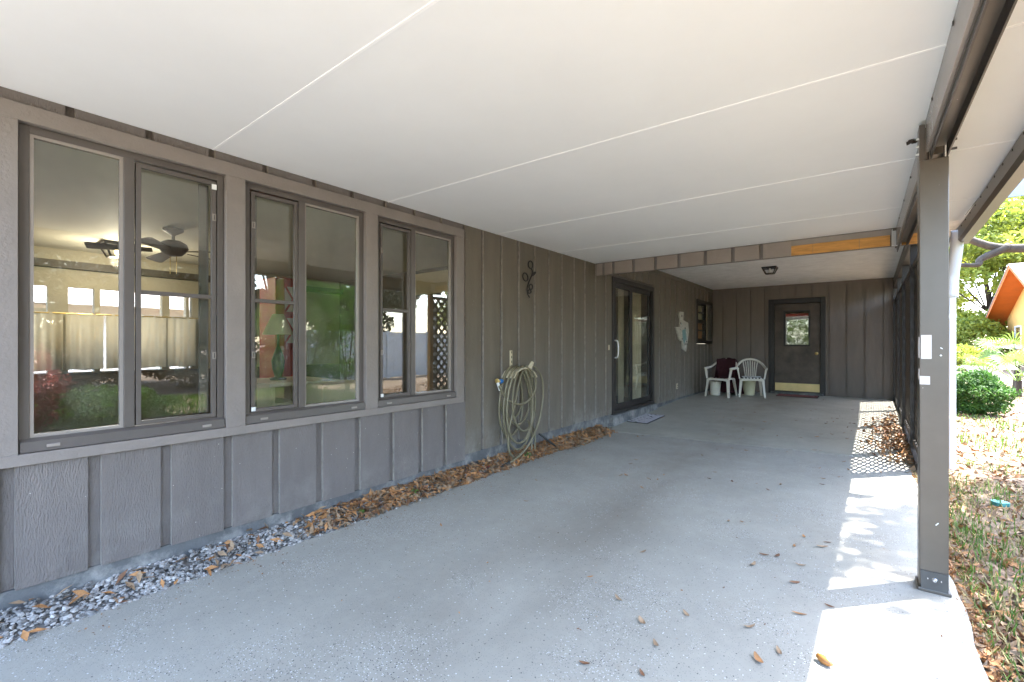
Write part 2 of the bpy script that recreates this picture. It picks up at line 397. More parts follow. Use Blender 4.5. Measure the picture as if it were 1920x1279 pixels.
# trim round the windows: rails and stiles
T = W+.020
box('window_trim', 'trim_paint', H, W-.02, T, -.9, 3.12, ZW1, 2.318, bevel=.002)
box('window_trim', 'trim_paint', H, W-.02, T, -.9, 3.12, .693, ZW0, bevel=.002)
for a, b in ((.15, .258), (1.095, 1.201), (2.051, 2.156), (3.021, 3.12)):
    box('window_trim', 'trim_paint', H, W-.06, T-.0015, a, b, ZW0, ZW1, bevel=.002)
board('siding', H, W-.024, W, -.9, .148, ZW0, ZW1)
# boards to the right of the windows
fg = [3.152, 3.418, 3.714, 4.013, 4.321, 4.626, 4.921, 5.228, 5.517, 5.83, 6.15, 6.33]
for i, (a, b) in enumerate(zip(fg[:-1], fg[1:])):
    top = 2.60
    board('siding_green_cast', H, W-.024, W+random.uniform(-.001, .001), a, b-(GW*.8 if b < 6.3 else 0), .185+random.uniform(0, .006), top)
y = 6.33
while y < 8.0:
    board('siding_green_cast', H, W-.024, W, y, min(y+.26, 8.064), 2.30, 2.60); y += .30
y = 8.064
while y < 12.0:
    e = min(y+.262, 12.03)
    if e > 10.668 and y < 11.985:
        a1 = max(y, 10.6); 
        if y < 10.668: board('siding_green_cast', H, W-.024, W, y, 10.668, .14, 2.60)
        board('siding_green_cast', H, W-.024, W, max(y, 10.669), min(e, 11.985), .14, 1.235); board('siding_green_cast', H, W-.024, W, max(y, 10.669), min(e, 11.985), 2.265, 2.60)
        if e > 11.985: board('siding_green_cast', H, W-.024, W, 11.986, e, .14, 2.60)
    else: board('siding_green_cast', H, W-.024, W, y, e, .14, 2.60)
    y += .30
box('frieze_board', 'siding_green_cast', H, W, W+.022, 5.90, 12.03, 2.515, 2.59)

def ring(b, x0, x1, y0, y1, z0, z1, w, wb=None):
    wb = wb or w
    b.box(x0, x1, y0, y0+w, z0, z1); b.box(x0, x1, y1-w, y1, z0, z1)
    b.box(x0, x1, y0+w, y1-w, z1-w, z1); b.box(x0, x1, y0+w, y1-w, z0, z0+wb); return b
def window(y0, y1, sash_first, wl):
    """double unit: one fixed pane and one pane behind a screen sash with a mid rail"""
    f = ring(MB(), W-.055, W-.014, y0+.003, y1-.003, ZW0+.003, ZW1-.003, .034, .062).build('window', 'window_frame', H, bevel=.0015)
    ym = y0+(y1-y0)*(.43 if sash_first else .47)
    box('mullion', 'window_frame', f, W-.05, W-.008, ym-.022, ym+.022, ZW0+.065, ZW1-.037, bevel=.002)
    MB().prism([(W-.012, ZW0+.004), (W+.012, ZW0+.004), (W+.008, ZW0+.05), (W-.012, ZW0+.062)], 'y', y0+.006, y1-.006).build('sill_rail', 'window_frame', f)
    A = (y0+.038, ym-.022); B = (ym+.022, y1-.038); s, p = (A, B) if sash_first else (B, A)
    z0, z1 = ZW0+.065, ZW1-.037
    # fixed pane
    g = box('glass_pane', 'glass_pane', f, W-.040, W-.036, p[0]+.014, p[1]-.014, z0+.012, z1-.012)
    ring(MB(), W-.045, W-.02, p[0], p[1], z0, z1, .014).build('glazing_bead', 'metal_taupe', f)
    # screened sash
    b = ring(MB(), W-.034, W-.010, s[0]+.006, s[1]-.006, z0+.004, z1-.012, .022)
    zm = z0+(z1-z0)*.505
    b.box(W-.032, W-.012, s[0]+.028, s[1]-.028, zm-.011, zm+.011)
    b.build('sash', 'window_frame', f, bevel=.0015)
    side = s[0]+.028 if not sash_first else s[1]-.028
    box('inner_stile', 'window_frame', f, W-.075, W-.06, (s[1]-.075 if not sash_first else s[0]+.028), (s[1]-.028 if not sash_first else s[0]+.060), z0+.03, z1-.03)
    box('glass_pane', 'glass_pane', f, W-.054, W-.050, s[0]+.005, s[1]-.005, z0+.005, z1-.005)
    ys = s[1]-.017 if not sash_first else s[0]+.017
    for zz in (z0+.26*(z1-z0), z0+.84*(z1-z0)):
        ring(MB(), W-.010, W-.003, ys-.009, ys+.009, zz-.02, zz+.02, .005).build('latch', 'metal_taupe', f)
    MB().box(W-.010, W-.003, ys-.012, ys+.012, z1-.06, z1-.03).build('corner_clip', 'white_paint', f) if not sash_first else MB().box(W-.010, W-.003, ys-.012, ys+.012, z0+.012, z0+.036).build('corner_clip', 'white_paint', f)
    for yy in ((y0+.09), (y1-.12)):
        box('weep_cover', 'metal_taupe', f, W+.006, W+.016, yy, yy+.045, ZW0+.018, ZW0+.032, bevel=.002)
window(*WIN[0], False, ''); window(*WIN[1], True, ''); window(*WIN[2], True, '')

# sliding glass door
SDR = ring(MB(), W-.06, W+.012, 6.332, 8.062, .172, 2.258, .075, .05).build('sliding_door', 'dark_brown', H, bevel=.003)
box('door_threshold', 'foundation', SDR, W-.1, W+.05, 6.28, 8.10, -.1, .168)
for a, b in ((6.41, 7.12), (7.08, 7.985)):
    x = W-.02 if a < 7 else W-.045
    ring(MB(), x-.018, x+.014, a, b, .225, 2.18, .075, .09).build('door_panel', 'dark_brown', SDR, bevel=.002)
    box('glass_pane', 'glass_pane', SDR, x-.004, x, a+.07, b-.07, .31, 2.11)
MB().tube(spline([(W-.004, 6.44, 1.03), (W+.045, 6.44, 1.05), (W+.055, 6.44, 1.16), (W+.045, 6.44, 1.275), (W-.004, 6.44, 1.295)]), .012).build('handle', 'white_paint', SDR, smooth=True)
box('doorbell_plate', 'cream_bracket', H, W, W+.012, 6.205, 6.24, 1.15, 1.225, bevel=.002)
# small sash window in the porch corner
SW = ring(MB(), W-.05, W+.025, 10.67, 11.983, 1.247, 2.258, .075).build('window', 'dark_brown', H, bevel=.003)
box('mullion', 'dark_brown', SW, W-.05, W+.0, 11.40, 11.50, 1.32, 2.18)
ring(MB(), W-.05, W-.005, 10.745, 11.40, 1.32, 2.18, .05).build('sash', 'dark_brown', SW)
box('meeting_rail', 'dark_brown', SW, W-.05, W-.002, 10.795, 11.35, 1.72, 1.80)
for z in (1.545, 1.955): box('glazing_bar', 'dark_brown', SW, W-.045, W-.006, 10.795, 11.35, z, z+.025)
box('glass_pane', 'glass_clear', SW, W-.036, W-.032, 10.79, 11.36, 1.36, 2.14); box('glass_pane', 'glass_pane', SW, W-.04, W-.036, 11.5, 11.91, 1.32, 2.18)
box('blind', 'pane_cream', SW, W-.056, W-.052, 10.76, 11.39, 1.76, 2.17); box('blind', 'amber', SW, W-.056, W-.052, 10.76, 11.39, 1.33, 1.755)
box('window_trim', 'siding', H, W, W+.012, 10.62, 10.668, 1.22, 2.28)

# back wall of the porch: grooved boards round the door
YB = 12.035
box('wall_backing', 'siding_brown', H, W-.1, -1.76, YB+.026, YB+.12, .08, 2.62); box('wall_backing', 'siding_brown', H, -.66, .75, YB+.026, YB+.12, .08, 2.62)
box('wall_backing', 'siding_brown', H, -1.76, -.66, YB+.026, YB+.12, 2.268, 2.62)
bx = [-3.0, -2.733, -2.423, -2.125, -1.824, -1.519, -1.214, -.909, -.607, -.301, .005, .308, .62]
for a, b in zip(bx[:-1], bx[1:]):
    l, r = a+.019, b-.019; segs = [(l, r, .135, 2.56)]
    if r > -1.758 and l < -.662:
        segs = [(l, r, 2.272, 2.56)]
        if l < -1.758: segs += [(l, -1.758, .135, 2.271)]
        if r > -.662: segs += [(-.662, r, .135, 2.271)]
    for l_, r_, z0, z1 in segs: box('siding_board', 'siding_brown', H, l_, r_, YB, YB+.026, z0, z1)
box('frieze_board', 'siding_brown', H, W, .62, YB-.012, YB, 2.545, 2.59)
box('sill_board', 'siding_brown', H, -.66, .62, YB-.010, YB+.01, .09, .14)
BD = ring(MB(), -1.757, -.663, YB-.03, YB+.05, 0, 0, 0).build('tmp', 'dark_brown') if False else None
b = MB(); b.box(-1.757, -1.645, YB-.022, YB+.1, .107, 2.268); b.box(-.755, -.663, YB-.022, YB+.1, .107, 2.268); b.box(-1.645, -.755, YB-.022, YB+.1, 2.158, 2.268)
BD = b.build('back_door', 'dark_brown', H, bevel=.006)
# knobbly moulding nailed on the casing
for x0, x1 in ((-1.73, -1.69), (-.72, -.69)):
    b = MB(); z = .15
    while z < 2.2:
        b.box(x0, x1, YB-.034, YB-.021, z, z+.035); z += .055
    tag(b.build('carved_moulding', 'dark_brown', BD), kind='stuff')
box('door_sill', 'foundation', BD, -1.70, -.70, YB-.12, YB+.06, .10, .150)
b = MB(); b.box(-1.64, -1.425, YB+.03, YB+.07, .155, 2.15); b.box(-.975, -.76, YB+.03, YB+.07, .155, 2.15); b.box(-1.425, -.975, YB+.03, YB+.07, .155, 1.22); b.box(-1.425, -.975, YB+.03, YB+.07, 1.973, 2.15)
b.build('door_leaf', 'door_brown', BD)
b = MB()
for q in ((-1.455, -1.42, 1.19, 2.0), (-.98, -.945, 1.19, 2.0)): b.box(q[0], q[1], YB+.012, YB+.032, q[2], q[3])
b.box(-1.42, -.98, YB+.012, YB+.032, 1.19, 1.225); b.box(-1.42, -.98, YB+.012, YB+.032, 1.968, 2.0); b.build('pane_frame', 'dark_brown', BD)
box('glass_pane', 'glass_pane', BD, -1.42, -.98, YB+.045, YB+.05, 1.222, 1.97)
box('red_reflection', 'red_paint', BD, -1.42, -.98, YB+.075, YB+.08, 1.86, 1.93)  # red strip that imitates the red band reflected in the door pane
b = MB(); b.lathe([(.0, 0), (.028, .004), (.034, .02), (.028, .04), (.012, .05), (.012, .06)], (0, 0, 0), 14)
b.v = [(-.825+x, YB-.03+z*1.0, 1.03+y) for x, y, z in b.v]; b.build('knob', 'brass', BD, smooth=True)
box('kick_plate', 'kick', BD, -1.628, -.772, YB+.024, YB+.0295, .175, .35)

# porch ceiling, header over the carport opening, roof
box('porch_ceiling', 'stipple', H, W-.1, .86, 5.87, 12.2, 2.59, 2.63)
YF = 5.797
box('header_beam', 'siding', H, W, .40, YF+.022, YF+.07, 2.203, 2.60)
fx = [-3.0, -2.876, -2.724, -2.432, -2.136, -1.836, -1.521, -1.215, -.921, -.631]
for a, b_ in zip(fx[:-1], fx[1:]):
    box('header_board', 'header_paint', H, a+.02, b_-.02 if b_ < -.7 else b_, YF, YF+.021, 2.203, 2.366)
ox = [-.629, -.43, -.037, .205]
for a, b_ in zip(ox[:-1], ox[1:]): box('bare_board', 'bare_wood', H, a, b_-.003, YF, YF+.021, 2.205, 2.308)
box('bare_board', 'bare_wood', H, .29, .41, YF, YF+.021, 2.20, 2.30)
box('header_board', 'metal_taupe', H, -.63, .21, YF-.002, YF+.011, 2.309, 2.366)
box('house_roof', 'shingle', H, -8.6, W+.02, -2.3, 14, 2.66, 2.78); box('house_roof', 'shingle', H, W+.02, .89, 5.86, 14, 2.655, 2.775)
box('eave_fascia', 'blue_grey', H,   .86, .885, 5.87, 12.7, 2.53, 2.78); box('eave_gutter', 'blue_grey', H,   .885, .95, 5.87, 12.7, 2.60, 2.73, bevel=.01)
box('eave_fascia', 'blue_grey', H,   .76, 1.10, 5.83, 5.865, 2.53, 2.78)

# rooms behind the glass
XW = -7.5
FW = [(.3, .88), (1.054, 1.287), (1.342, 1.547), (1.584, 1.971), (2.055, 2.247), (2.282, 2.317)]
wall_x(XW-.1, XW, -2.0, 4.6, .0, 2.6, [(a, b, .90, 1.92) for a, b in FW], 'interior_wall', 'room_wall', H)
for a, b in FW: box('window', 'glass_clear', H, XW-.06, XW-.055, a-.02, b+.02, .88, 1.94)
box('interior_wall', 'room_panel', H, XW, W-.1, 4.6, 4.7, 0, 2.6); box('interior_wall', 'room_wall', H, XW, W-.1, -2.1, -2.0, 0, 2.6)
box('interior_floor', 'room_floor', H, XW, W-.1, -2, 12.2, .02, .10); box('interior_ceiling', 'room_ceiling', H, XW, W-.1, -2, 4.6, 2.36, 2.42)
box('wainscot', 'room_panel', H, XW, XW+.025, -2, 4.6, .10, .885); box('crown_beam', 'room_dark', H, XW, XW+.12, -2, 4.6, 2.13, 2.215)
box('interior_wall', 'room_wall', H, -5.6, -5.5, 4.7, 12.2, .1, 2.6); box('interior_wall', 'room_wall', H, -5.5, W-.1, 9.3, 9.4, .1, 2.6); box('interior_ceiling', 'room_ceiling', H, -5.5, W-.1, 4.7, 12.2, 2.45, 2.5)
box('interior_wall', 'room_wall', H, -3.1, 1.0, 13.6, 13.7, .1, 2.66); box('interior_wall', 'room_wall', H, -3.2, -3.1, 12.2, 13.7, .02, 2.66); box('interior_wall', 'room_wall', H, .75, .85, 12.16, 13.6, .02, 2.66); box('interior_floor', 'room_floor', H, -3.1, 1.0, 12.2, 13.6, .02, .1)
for (a, b, z0, z1) in ((4.0, 4.9, 2.0, 2.3),): box('bright_window_panel', 'pane_cream', H, -5.6, -4.6, 4.575, 4.6, 1.98, 2.30)  # plain cream panel standing in for a bright interior window

# ---------------------------------------------------------------- carport roof, beam, post
CP = thing('carport', 'attached carport with white panel ceiling on a taupe metal beam and single post', 'carport', (.28, 3.14, 0))
seams = [-.5, 1.033, 2.266, 3.609, 4.795]
ZC = 2.372; XR = .30
def sx(y): return {2.266: .10, 3.609: .08, 4.795: .15}.get(y, 0)      # the panels run slightly askew
ends = seams+[YF]
for a, b in zip(ends[:-1], ends[1:]):
    ka, kb = sx(a), (sx(b) if b < YF else 0)
    m_ = MB(); zz = ZC
    P = [(W, a+.004), (.70, a+.004+ka*1.15), (.70, b-.004+kb*1.15), (W, b-.004)]
    m_.prism(P, 'z', zz, zz+.05).build('ceiling_panel', 'ceiling_white', CP)
for a in seams[1:]:
    k = sx(a); P = [(W, a-.006), (.70, a-.006+k*1.15), (.70, a+.006+k*1.15), (W, a+.006)]
    MB().prism(P, 'z', ZC-.0025, ZC+.04).build('ceiling_seam', 'seam_white', CP)
MB().prism([(W-.1, -.5), (.74, -.5), (.74, 5.86), (W-.1, 5.80)], 'z', ZC+.055, ZC+.11).build('roof_deck', 'metal_taupe', CP)
# beam: inner face, open channel under it; two lengths butt at the post
def beam(y0, y1, par):
    f = box('beam', 'metal_taupe', par, .246, .262, y0, y1, 2.205, ZC-.001)
    b = MB(); b.box(.262, .268, y0, y1, 2.166, 2.345); b.box(.322, .328, y0, y1, 2.166, 2.345); b.box(.268, .322, y0, y1, 2.262, 2.27); b.build('channel', 'channel_dark', f)
    box('channel_web', 'metal_bronze', f, .2685, .3215, y0, y1-.002, 2.222, 2.2615)
    box('channel_lip', 'metal_bronze', f, .258, .262, y0+.01, y1, 2.19, 2.2045)
    yy = y0+.2
    while yy < y1:
        MB().lathe([(.006, 0), (.006, .004), (.002, .007)], (0, 0, 0), 8)
        b2 = MB().box(.2415, .2465, yy-.006, yy+.006, ZC-.028, ZC-.016); b2.build('screw', 'channel_dark', f); yy += .62
    return f
beam(-.5, 3.09, CP); beam(3.205, 6.0, CP)
PO = box('post', 'metal_bronze', CP, .222, .331, 3.09, 3.20, 0.018, 2.168, bevel=.004)
box('post_plate', 'metal_bronze', PO, .222, .2445, 3.095, 3.195, 2.168, 2.35)
box('base_plate', 'metal_bronze', PO, .214, .339, 3.066, 3.21, .0, .018, bevel=.004)
MB().prism([(3.066, .018), (3.089, .018), (3.089, .10), (3.084, .10)], 'x', .226, .327).build('base_bracket', 'channel_dark', PO)
def bolt(x, z, r, m='chrome', par=PO):
    b = MB(); b.lathe([(r, 0), (r, .006), (r*.6, .010)], (0, 0, 0), 10); b.v = [(x+p[0], 3.0835-p[2], z+p[1]) for p in b.v]; return b.build('bolt', m, par)
bolt(.278, .062, .012); bolt(.252, .066, .005); bolt(.302, .064, .005)
for z in (2.21, 2.25, 2.29):
    b = MB(); b.lathe([(.006, 0), (.006, .008), (.002, .012)], (0, 0, 0), 8); b.v = [(.222-p[2], 3.12+p[0], z+p[1]) for p in b.v]; b.build('bolt', 'white_paint', PO)
for z in (2.215, 2.26, 2.305):
    b = MB(); b.lathe([(.006, 0), (.006, .035)], (0, 0, 0), 8); b.v = [(.331+p[2], 3.14+p[0], z+p[1]) for p in b.v]; b.build('bolt', 'channel_dark', PO)
box('paper_patch', 'paper', PO, .228, .268, 3.0885, 3.0905, 1.165, 1.285); box('paper_patch', 'paper', PO, .2235, .262, 3.0882, 3.0902, 1.036, 1.078)
box('paper_patch', 'paper', PO, .2205, .2225, 3.092, 3.14, 1.17, 1.275); box('paper_patch', 'paper', PO, .2205, .2225, 3.092, 3.13, 1.06, 1.115)
b = MB(); b.bar((.300, 3.0893, 1.222), (.308, 3.0893, 1.216), .002, .004); b.bar((.300, 3.0893, 1.186), (.304, 3.0893, 1.180), .002, .007); b.bar((.283, 3.0893, .335), (.293, 3.0893, .348), .002, .004); b.build('scratch_mark', 'white_paint', PO)
# bracket at the far end of the beam
b = MB(); b.box(.213, .218, YF-.10, YF, 2.195, 2.345); b.box(.213, .287, YF-.004, YF-.001, 2.195, 2.345); b.build('bracket', 'white_metal', CP)
# outer gutter and its downspout
b = MB(); g0, g1 = (.57, -.5), (.715, 6.20)
def gp(t): return g0[0]+(g1[0]-g0[0])*t, g0[1]+(g1[1]-g0[1])*t
prof = [(0, 2.371), (0, 2.27), (.02, 2.245), (.085, 2.245), (.115, 2.30), (.125, 2.385), (.115, 2.385), (.10, 2.31), (.08, 2.255), (.02, 2.255), (.012, 2.371)]
n = len(prof); vs = [(g0[0]+p[0], g0[1], p[1]) for p in prof]+[(g1[0]+p[0], g1[1], p[1]-.03) for p in prof]
b.add(vs, [tuple(range(n))[::-1], tuple(range(n, 2*n))]+[(i, n+i, n+(i+1) % n, (i+1) % n) for i in range(n)])
GU = b.build('gutter', 'metal_bronze', CP)
for i in range(26):
    t = (i+.5)/26; x, y = gp(t); box('screw', 'channel_dark', GU, x-.004, x+.001, y-.007, y+.007, 2.345-.03*t, 2.357-.03*t)
DS = MB().tube(spline([(.715, 6.10, 2.34), (.712, 6.13, 2.2), (.70, 6.19, 2.02), (.692, 6.235, 1.90), (.690, 6.24, 1.7)], 4), .050, 10).build('downspout', 'white_metal', CP, smooth=True)
box('downspout_pipe', 'white_metal', DS, .664, .716, 6.20, 6.28, .0, 1.90, bevel=.008)
for z in (.5, 1.5): box('strap', 'white_metal', DS, .660, .720, 6.196, 6.284, z, z+.025)
# outer closing strip over the porch side
# ---------------------------------------------------------------- lattice screen along the porch
LS = thing('lattice_screen', 'dark brown diagonal lattice screen closing the open side of the porch', 'lattice screen', (.5, 9, 0))
def lx(y): return .455+(y-6.45)*.010
LY0, LY1, LZ0, LZ1 = 5.97, 12.0, .16, 2.10
for y in (6.9, 8.6, 10.15, 11.96): box('screen_post', 'dark_brown', LS, lx(y)-.045, lx(y)+.045, y-.045, y+.045, -.02, 2.56)
for z in (LZ0-.03, LZ1): MB().bar((lx(LY0), LY0, z+.02), (lx(LY1), LY1, z+.02), .05, .05).build('rail', 'dark_brown', LS)
MB().bar((lx(5.87), 5.87, 2.46), (lx(LY1), LY1, 2.46), .09, .20).build('top_beam', 'dark_brown', LS)
MB().bar((lx(LY0), LY0, .03), (lx(LY1), LY1, .08), .09, .06).build('bottom_board', 'bark', LS)
box('bare_post', 'bare_wood', LS, .43, .51, 5.875, 5.955, -.02, 2.40)
sp = .17
for sgn in (1, -1):
    c = LY0-(LZ1-LZ0)
    while c < LY1+(LZ1-LZ0):
        pts = []   # slat y = c + sgn*(z-LZ0) clipped to the panel
        for z in np.linspace(LZ0, LZ1, 81):
            y = c+(z-LZ0) if sgn > 0 else c+(LZ1-z)
            if LY0 <= y <= LY1: pts.append((y, z))
        if len(pts) > 3:
            (ya, za), (yb, zb) = pts[0], pts[-1]; dx = .006*sgn
            MB().bar((lx(ya)+dx, ya, za), (lx(yb)+dx, yb, zb), .044, .010, (1, 0, 0)).build('slat', 'dark_brown', LS)
        c += sp

# ---------------------------------------------------------------- things on the walls
def on_wall(x): return W+x
def vine():
    V = thing('vine_ornament', 'black wrought iron vine wall ornament with looped leaves', 'wall ornament', (W, 4.2, 1.77))
    x = W+.02
    MB().tube(spline([(x, y, z) for y, z in ((4.175, 1.765), (4.14, 1.80), (4.128, 1.86), (4.16, 1.93), (4.20, 1.99), (4.235, 2.045), (4.225, 2.08), (4.21, 2.09))]), .008).build('stem', 'black_iron', V, smooth=True)
    for cy, cz, a, ry, rz in ((4.195, 2.135, .3, .045, .042), (4.095, 1.985, -.5, .05, .042), (4.20, 1.885, .5, .035, .03), (4.175, 1.83, .2, .03, .02)):
        pts = [(x, cy+ry*math.cos(t)*math.cos(a)-rz*math.sin(t)*math.sin(a), cz+ry*math.cos(t)*math.sin(a)+rz*math.sin(t)*math.cos(a)) for t in np.linspace(0, 2*math.pi, 18)[:-1]]
        MB().tube(pts, .008, 6, True).build('leaf_loop', 'black_iron', V, smooth=True)
    MB().tube(spline([(x, 4.225, 2.03), (x, 4.27, 2.055), (x, 4.295, 2.06), (x, 4.26, 2.03), (x, 4.235, 2.02)]), .009).build('leaf_loop', 'black_iron', V, smooth=True)
vine()
pl = [(9.417, 1.9), (9.687, 1.907), (9.66, 1.741), (9.80, 1.715), (9.989, 1.692), (10.047, 1.497), (9.942, 1.265), (9.856, 1.08), (9.632, 1.143), (9.594, 1.316), (9.50, 1.30), (9.39, 1.348), (9.286, 1.482), (9.183, 1.579), (9.443, 1.587), (9.47, 1.741), (9.39, 1.839)]
PL = MB().prism(pl, 'x', W+.004, W+.03).build('wall_plaque', 'mosaic')
tag(PL, 'white mosaic wall plaque with a jagged outline and teal inlay', 'wall plaque')
MB().prism([(9.58, 1.52), (9.80, 1.56), (9.86, 1.36), (9.70, 1.24), (9.62, 1.36)], 'x', W+.030, W+.034).build('inlay', 'mosaic_teal', PL)
for _ in range(34):
    y, z = random.uniform(9.45, 9.98), random.uniform(1.15, 1.85)
    if z > 1.7 and y > 9.62: continue
    if z < 1.3 and not 9.66 < y < 9.9: continue
    a = random.uniform(0, 3); r = random.uniform(.012, .03)
    MB().prism([(y+r*math.cos(a+k*1.57)*random.uniform(.7, 1.2), z+r*math.sin(a+k*1.57)) for k in range(4)], 'x', W+.030, W+.0335).build('tile', random.choice(['dark_brown', 'foundation', 'white_paint', 'mosaic_teal']), PL)
OUT = box('wall_outlet', 'cream_bracket', None, W, W+.012, 9.30, 9.375, .33, .44, bevel=.003); tag(OUT, 'small cream electrical outlet low on the porch siding', 'outlet')
for z in (.36, .405): box('socket', 'dark_brown', OUT, W+.0125, W+.0145, 9.322, 9.352, z-.012, z+.012)
# hose bib with blue timer
FA = thing('outdoor_tap', 'brass outdoor tap with bright blue connector on the siding', 'tap', (W, 3.56, .86))
MB().tube([(W, 3.64, .856), (W+.05, 3.62, .856), (W+.085, 3.56, .862)], .011).build('spout', 'brass', FA, smooth=True)
b = MB(); b.lathe([(.015, 0), (.022, .006), (.022, .05), (.013, .06)], (0, 0, 0), 12); b.v = [(W+.06+p[0], 3.615-.0+p[2]-.03, .857+p[1]) for p in b.v]; b.build('connector', 'blue_plastic', FA, smooth=True)
b = MB(); b.lathe([(.008, 0), (.026, .004), (.026, .014), (.008, .018)], (0, 0, 0), 10); b.v = [(W+.085+p[0], 3.535-p[2], .868+p[1]) for p in b.v]; b.build('tap_handle', 'brass', FA)
# hose hanger
HH = thing('hose_hanger', 'cream plastic hose hanger with upright strap on the wall', 'hose hanger', (W, 3.9, 1.0))
b = MB(); b.box(W, W+.015, 3.835, 3.868, .97, 1.17); b.build('strap', 'cream_bracket', HH, bevel=.002)
for z in (1.15, 1.10, 1.05): box('slot', 'dark_brown', HH, W+.0145, W+.017, 3.847, 3.856, z-.012, z+.012)
def saddle(xa, xb, name):
    pts = [(3.70, .90), (3.75, .955), (3.83, .985), (3.92, .99), (4.0, .97), (4.07, .93), (4.11, .885)]
    top = pts; bot = [(y, z-.012) for y, z in pts][::-1]
    MB().prism(top+bot, 'x', xa, xb).build(name, 'cream_bracket', HH)
saddle(W, W+.17, 'saddle'); MB().prism([(3.93, .99), (3.99, .975), (4.04, 1.04), (4.0, 1.055)], 'x', W+.165, W+.18).build('front_lip', 'cream_bracket', HH)
# the hose: loops, the lead to the tap and the tail to the ground
HO = thing('garden_hose', 'coiled olive garden hose hanging from the cream wall hanger', 'hose', (W+.1, 3.9, .05))
def hz(pts, x0, x1=None):
    n = len(pts); x1 = x0 if x1 is None else x1
    return spline([(W+x0+(x1-x0)*i/(n-1), y, z) for i, (y, z) in enumerate(pts)], 6)
HR = .0115
lead = [(3.53, .835), (3.545, .79), (3.60, .72), (3.68, .655), (3.80, .612), (3.93, .61), (4.03, .655), (4.10, .737), (4.10, .84), (4.03, .94), (3.90, 1.008)]
MB().tube(hz(lead, .10, .17), HR).build('lead', 'hose', HO, smooth=True)
MB().tube(hz([(3.527, .85), (3.53, .835), (3.555, .775)], .092, .101), .016).build('collar', 'white_paint', HO, smooth=True)
def loop(y0, y1, z0, zt, x0, x1, tilt=0):
    pts = []
    for i in range(29):
        t = 2*math.pi*i/28; cy = (y0+y1)/2; ry = (y1-y0)/2; s = math.sin(t); c = math.cos(t)
        z = (zt+z0)/2+(zt-z0)/2*c; yy = cy+ry*s*(1.0-.12*c)+tilt*(1-c)/2
        pts.append((W+x0+(x1-x0)*i/28, yy, z))
    return pts
for (y0, y1, z0, zt, x0, x1, ti) in ((3.61, 4.03, .27, 1.0, .03, .06, -.02), (3.66, 4.10, .38, 1.0, .055, .085, .02), (3.58, 4.08, .12, 1.0, .085, .11, .05), (3.70, 4.12, .31, 1.005, .115, .14, .03), (3.60, 4.06, .20, 1.0, .14, .155, .0), (3.64, 4.03, .44, 1.004, .02, .04, .0)):
    MB().tube(loop(y0, y1, z0, zt, x0, x1, ti), HR).build('coil', 'hose', HO, smooth=True)
MB().tube(hz([(3.98, 1.005), (3.90, .95), (3.83, .80), (3.77, .60), (3.71, .45), (3.675, .31), (3.68, .17), (3.74, .075), (3.86, .03), (3.95, .02)], .13, .10), HR).build('coil', 'hose', HO, smooth=True)
MB().tube(hz([(4.02, .985), (4.12, .99), (4.23, .91), (4.285, .79), (4.27, .60), (4.20, .40), (4.08, .25), (3.95, .14), (3.80, .075), (3.66, .045), (3.55, .03)], .11, .17), HR).build('tail', 'hose', HO, smooth=True)
MB().tube(hz([(3.62, .04), (3.55, .03), (3.47, .018)], .166, .172), .018).build('nozzle', 'hose_dark', HO, smooth=True)
for q in (4.13, 4.19): MB().tube(hz([(4.08, .40), (q, .25), (q-.03, .03)], .06, .10), .010).build('coil', 'hose', HO, smooth=True)
DP = MB().tube([(W+.05, 4.32, .21), (W+.10, 4.42, .13), (W+.17, 4.56, .01)], .012).build('drain_pipe', 'hose_dark', None, smooth=True)
tag(DP, 'short black drain pipe slanting from the wall into the leaves', 'pipe')
# mud nest where the beam meets the ceiling above the post
b = MB(); pts = [(.19+.005*i, 3.36+.02*math.sin(i*1.3), 2.366-.004*abs(math.sin(i*2.1))) for i in range(12)]
b.tube(pts, [.004, .009, .007, .012, .008, .011, .006, .010, .007, .009, .006, .003], 6)
tag(b.build('mud_nest', 'mud', None, smooth=True), 'small dark mud wasp nest on the white ceiling above the post', 'wasp nest')
# porch light
def lantern(name, label, c, s, glow, parent=None):
    t = thing(name, label, 'ceiling light', c)
    def fr(z0, z1, a0, a1): # square frustum shell corners
        return [(c[0]+sx_*a, c[1]+sy_*a, c[2]+z) for a, z in ((a0, z0), (a1, z1)) for sx_, sy_ in ((-1, -1), (1, -1), (1, 1), (-1, 1))]
    b = MB(); b.box(c[0]-.12*s, c[0]+.12*s, c[1]-.12*s, c[1]+.12*s, c[2]-.02*s, c[2]); b.build('ceiling_plate', 'black_iron', t)
    A = fr(-.02*s, -.12*s, .11*s, .065*s)
    b = MB()
    for k in range(4):
        b.bar(A[k], A[k+4], .012*s, .012*s); b.bar(A[k], A[(k+1) % 4], .012*s, .012*s); b.bar(A[k+4], A[4+(k+1) % 4], .014*s, .014*s)
    b.build('frame', 'black_iron', t)
    for k in range(4):
        l = (k+1) % 4; b = MB(); i = .97
        q = [Vector(A[k]), Vector(A[l]), Vector(A[l+4]), Vector(A[k+4])]; cc = Vector((c[0], c[1], c[2]-.07*s))
        q = [cc+(p-cc)*i for p in q]; q2 = [cc+(p-cc)*.98 for p in q]
        b.add(q+q2, [(0, 1, 2, 3), (7, 6, 5, 4), (0, 4, 5, 1), (1, 5, 6, 2), (2, 6, 7, 3), (3, 7, 4, 0)]); b.build('glass_pane', 'glass_clear', t)
    b = MB(); b.lathe([(.004*s, -.105*s), (.022*s, -.095*s), (.03*s, -.075*s), (.022*s, -.05*s), (.014*s, -.04*s), (.014*s, -.02*s)], c, 12); b.build('bulb', 'lamp_glow' if glow else 'white_paint', t, smooth=True)
    return t
lantern('porch_light', 'unlit black framed porch lantern with clear panes on the white ceiling', (-1.31, 9.1, 2.59), .95, False)
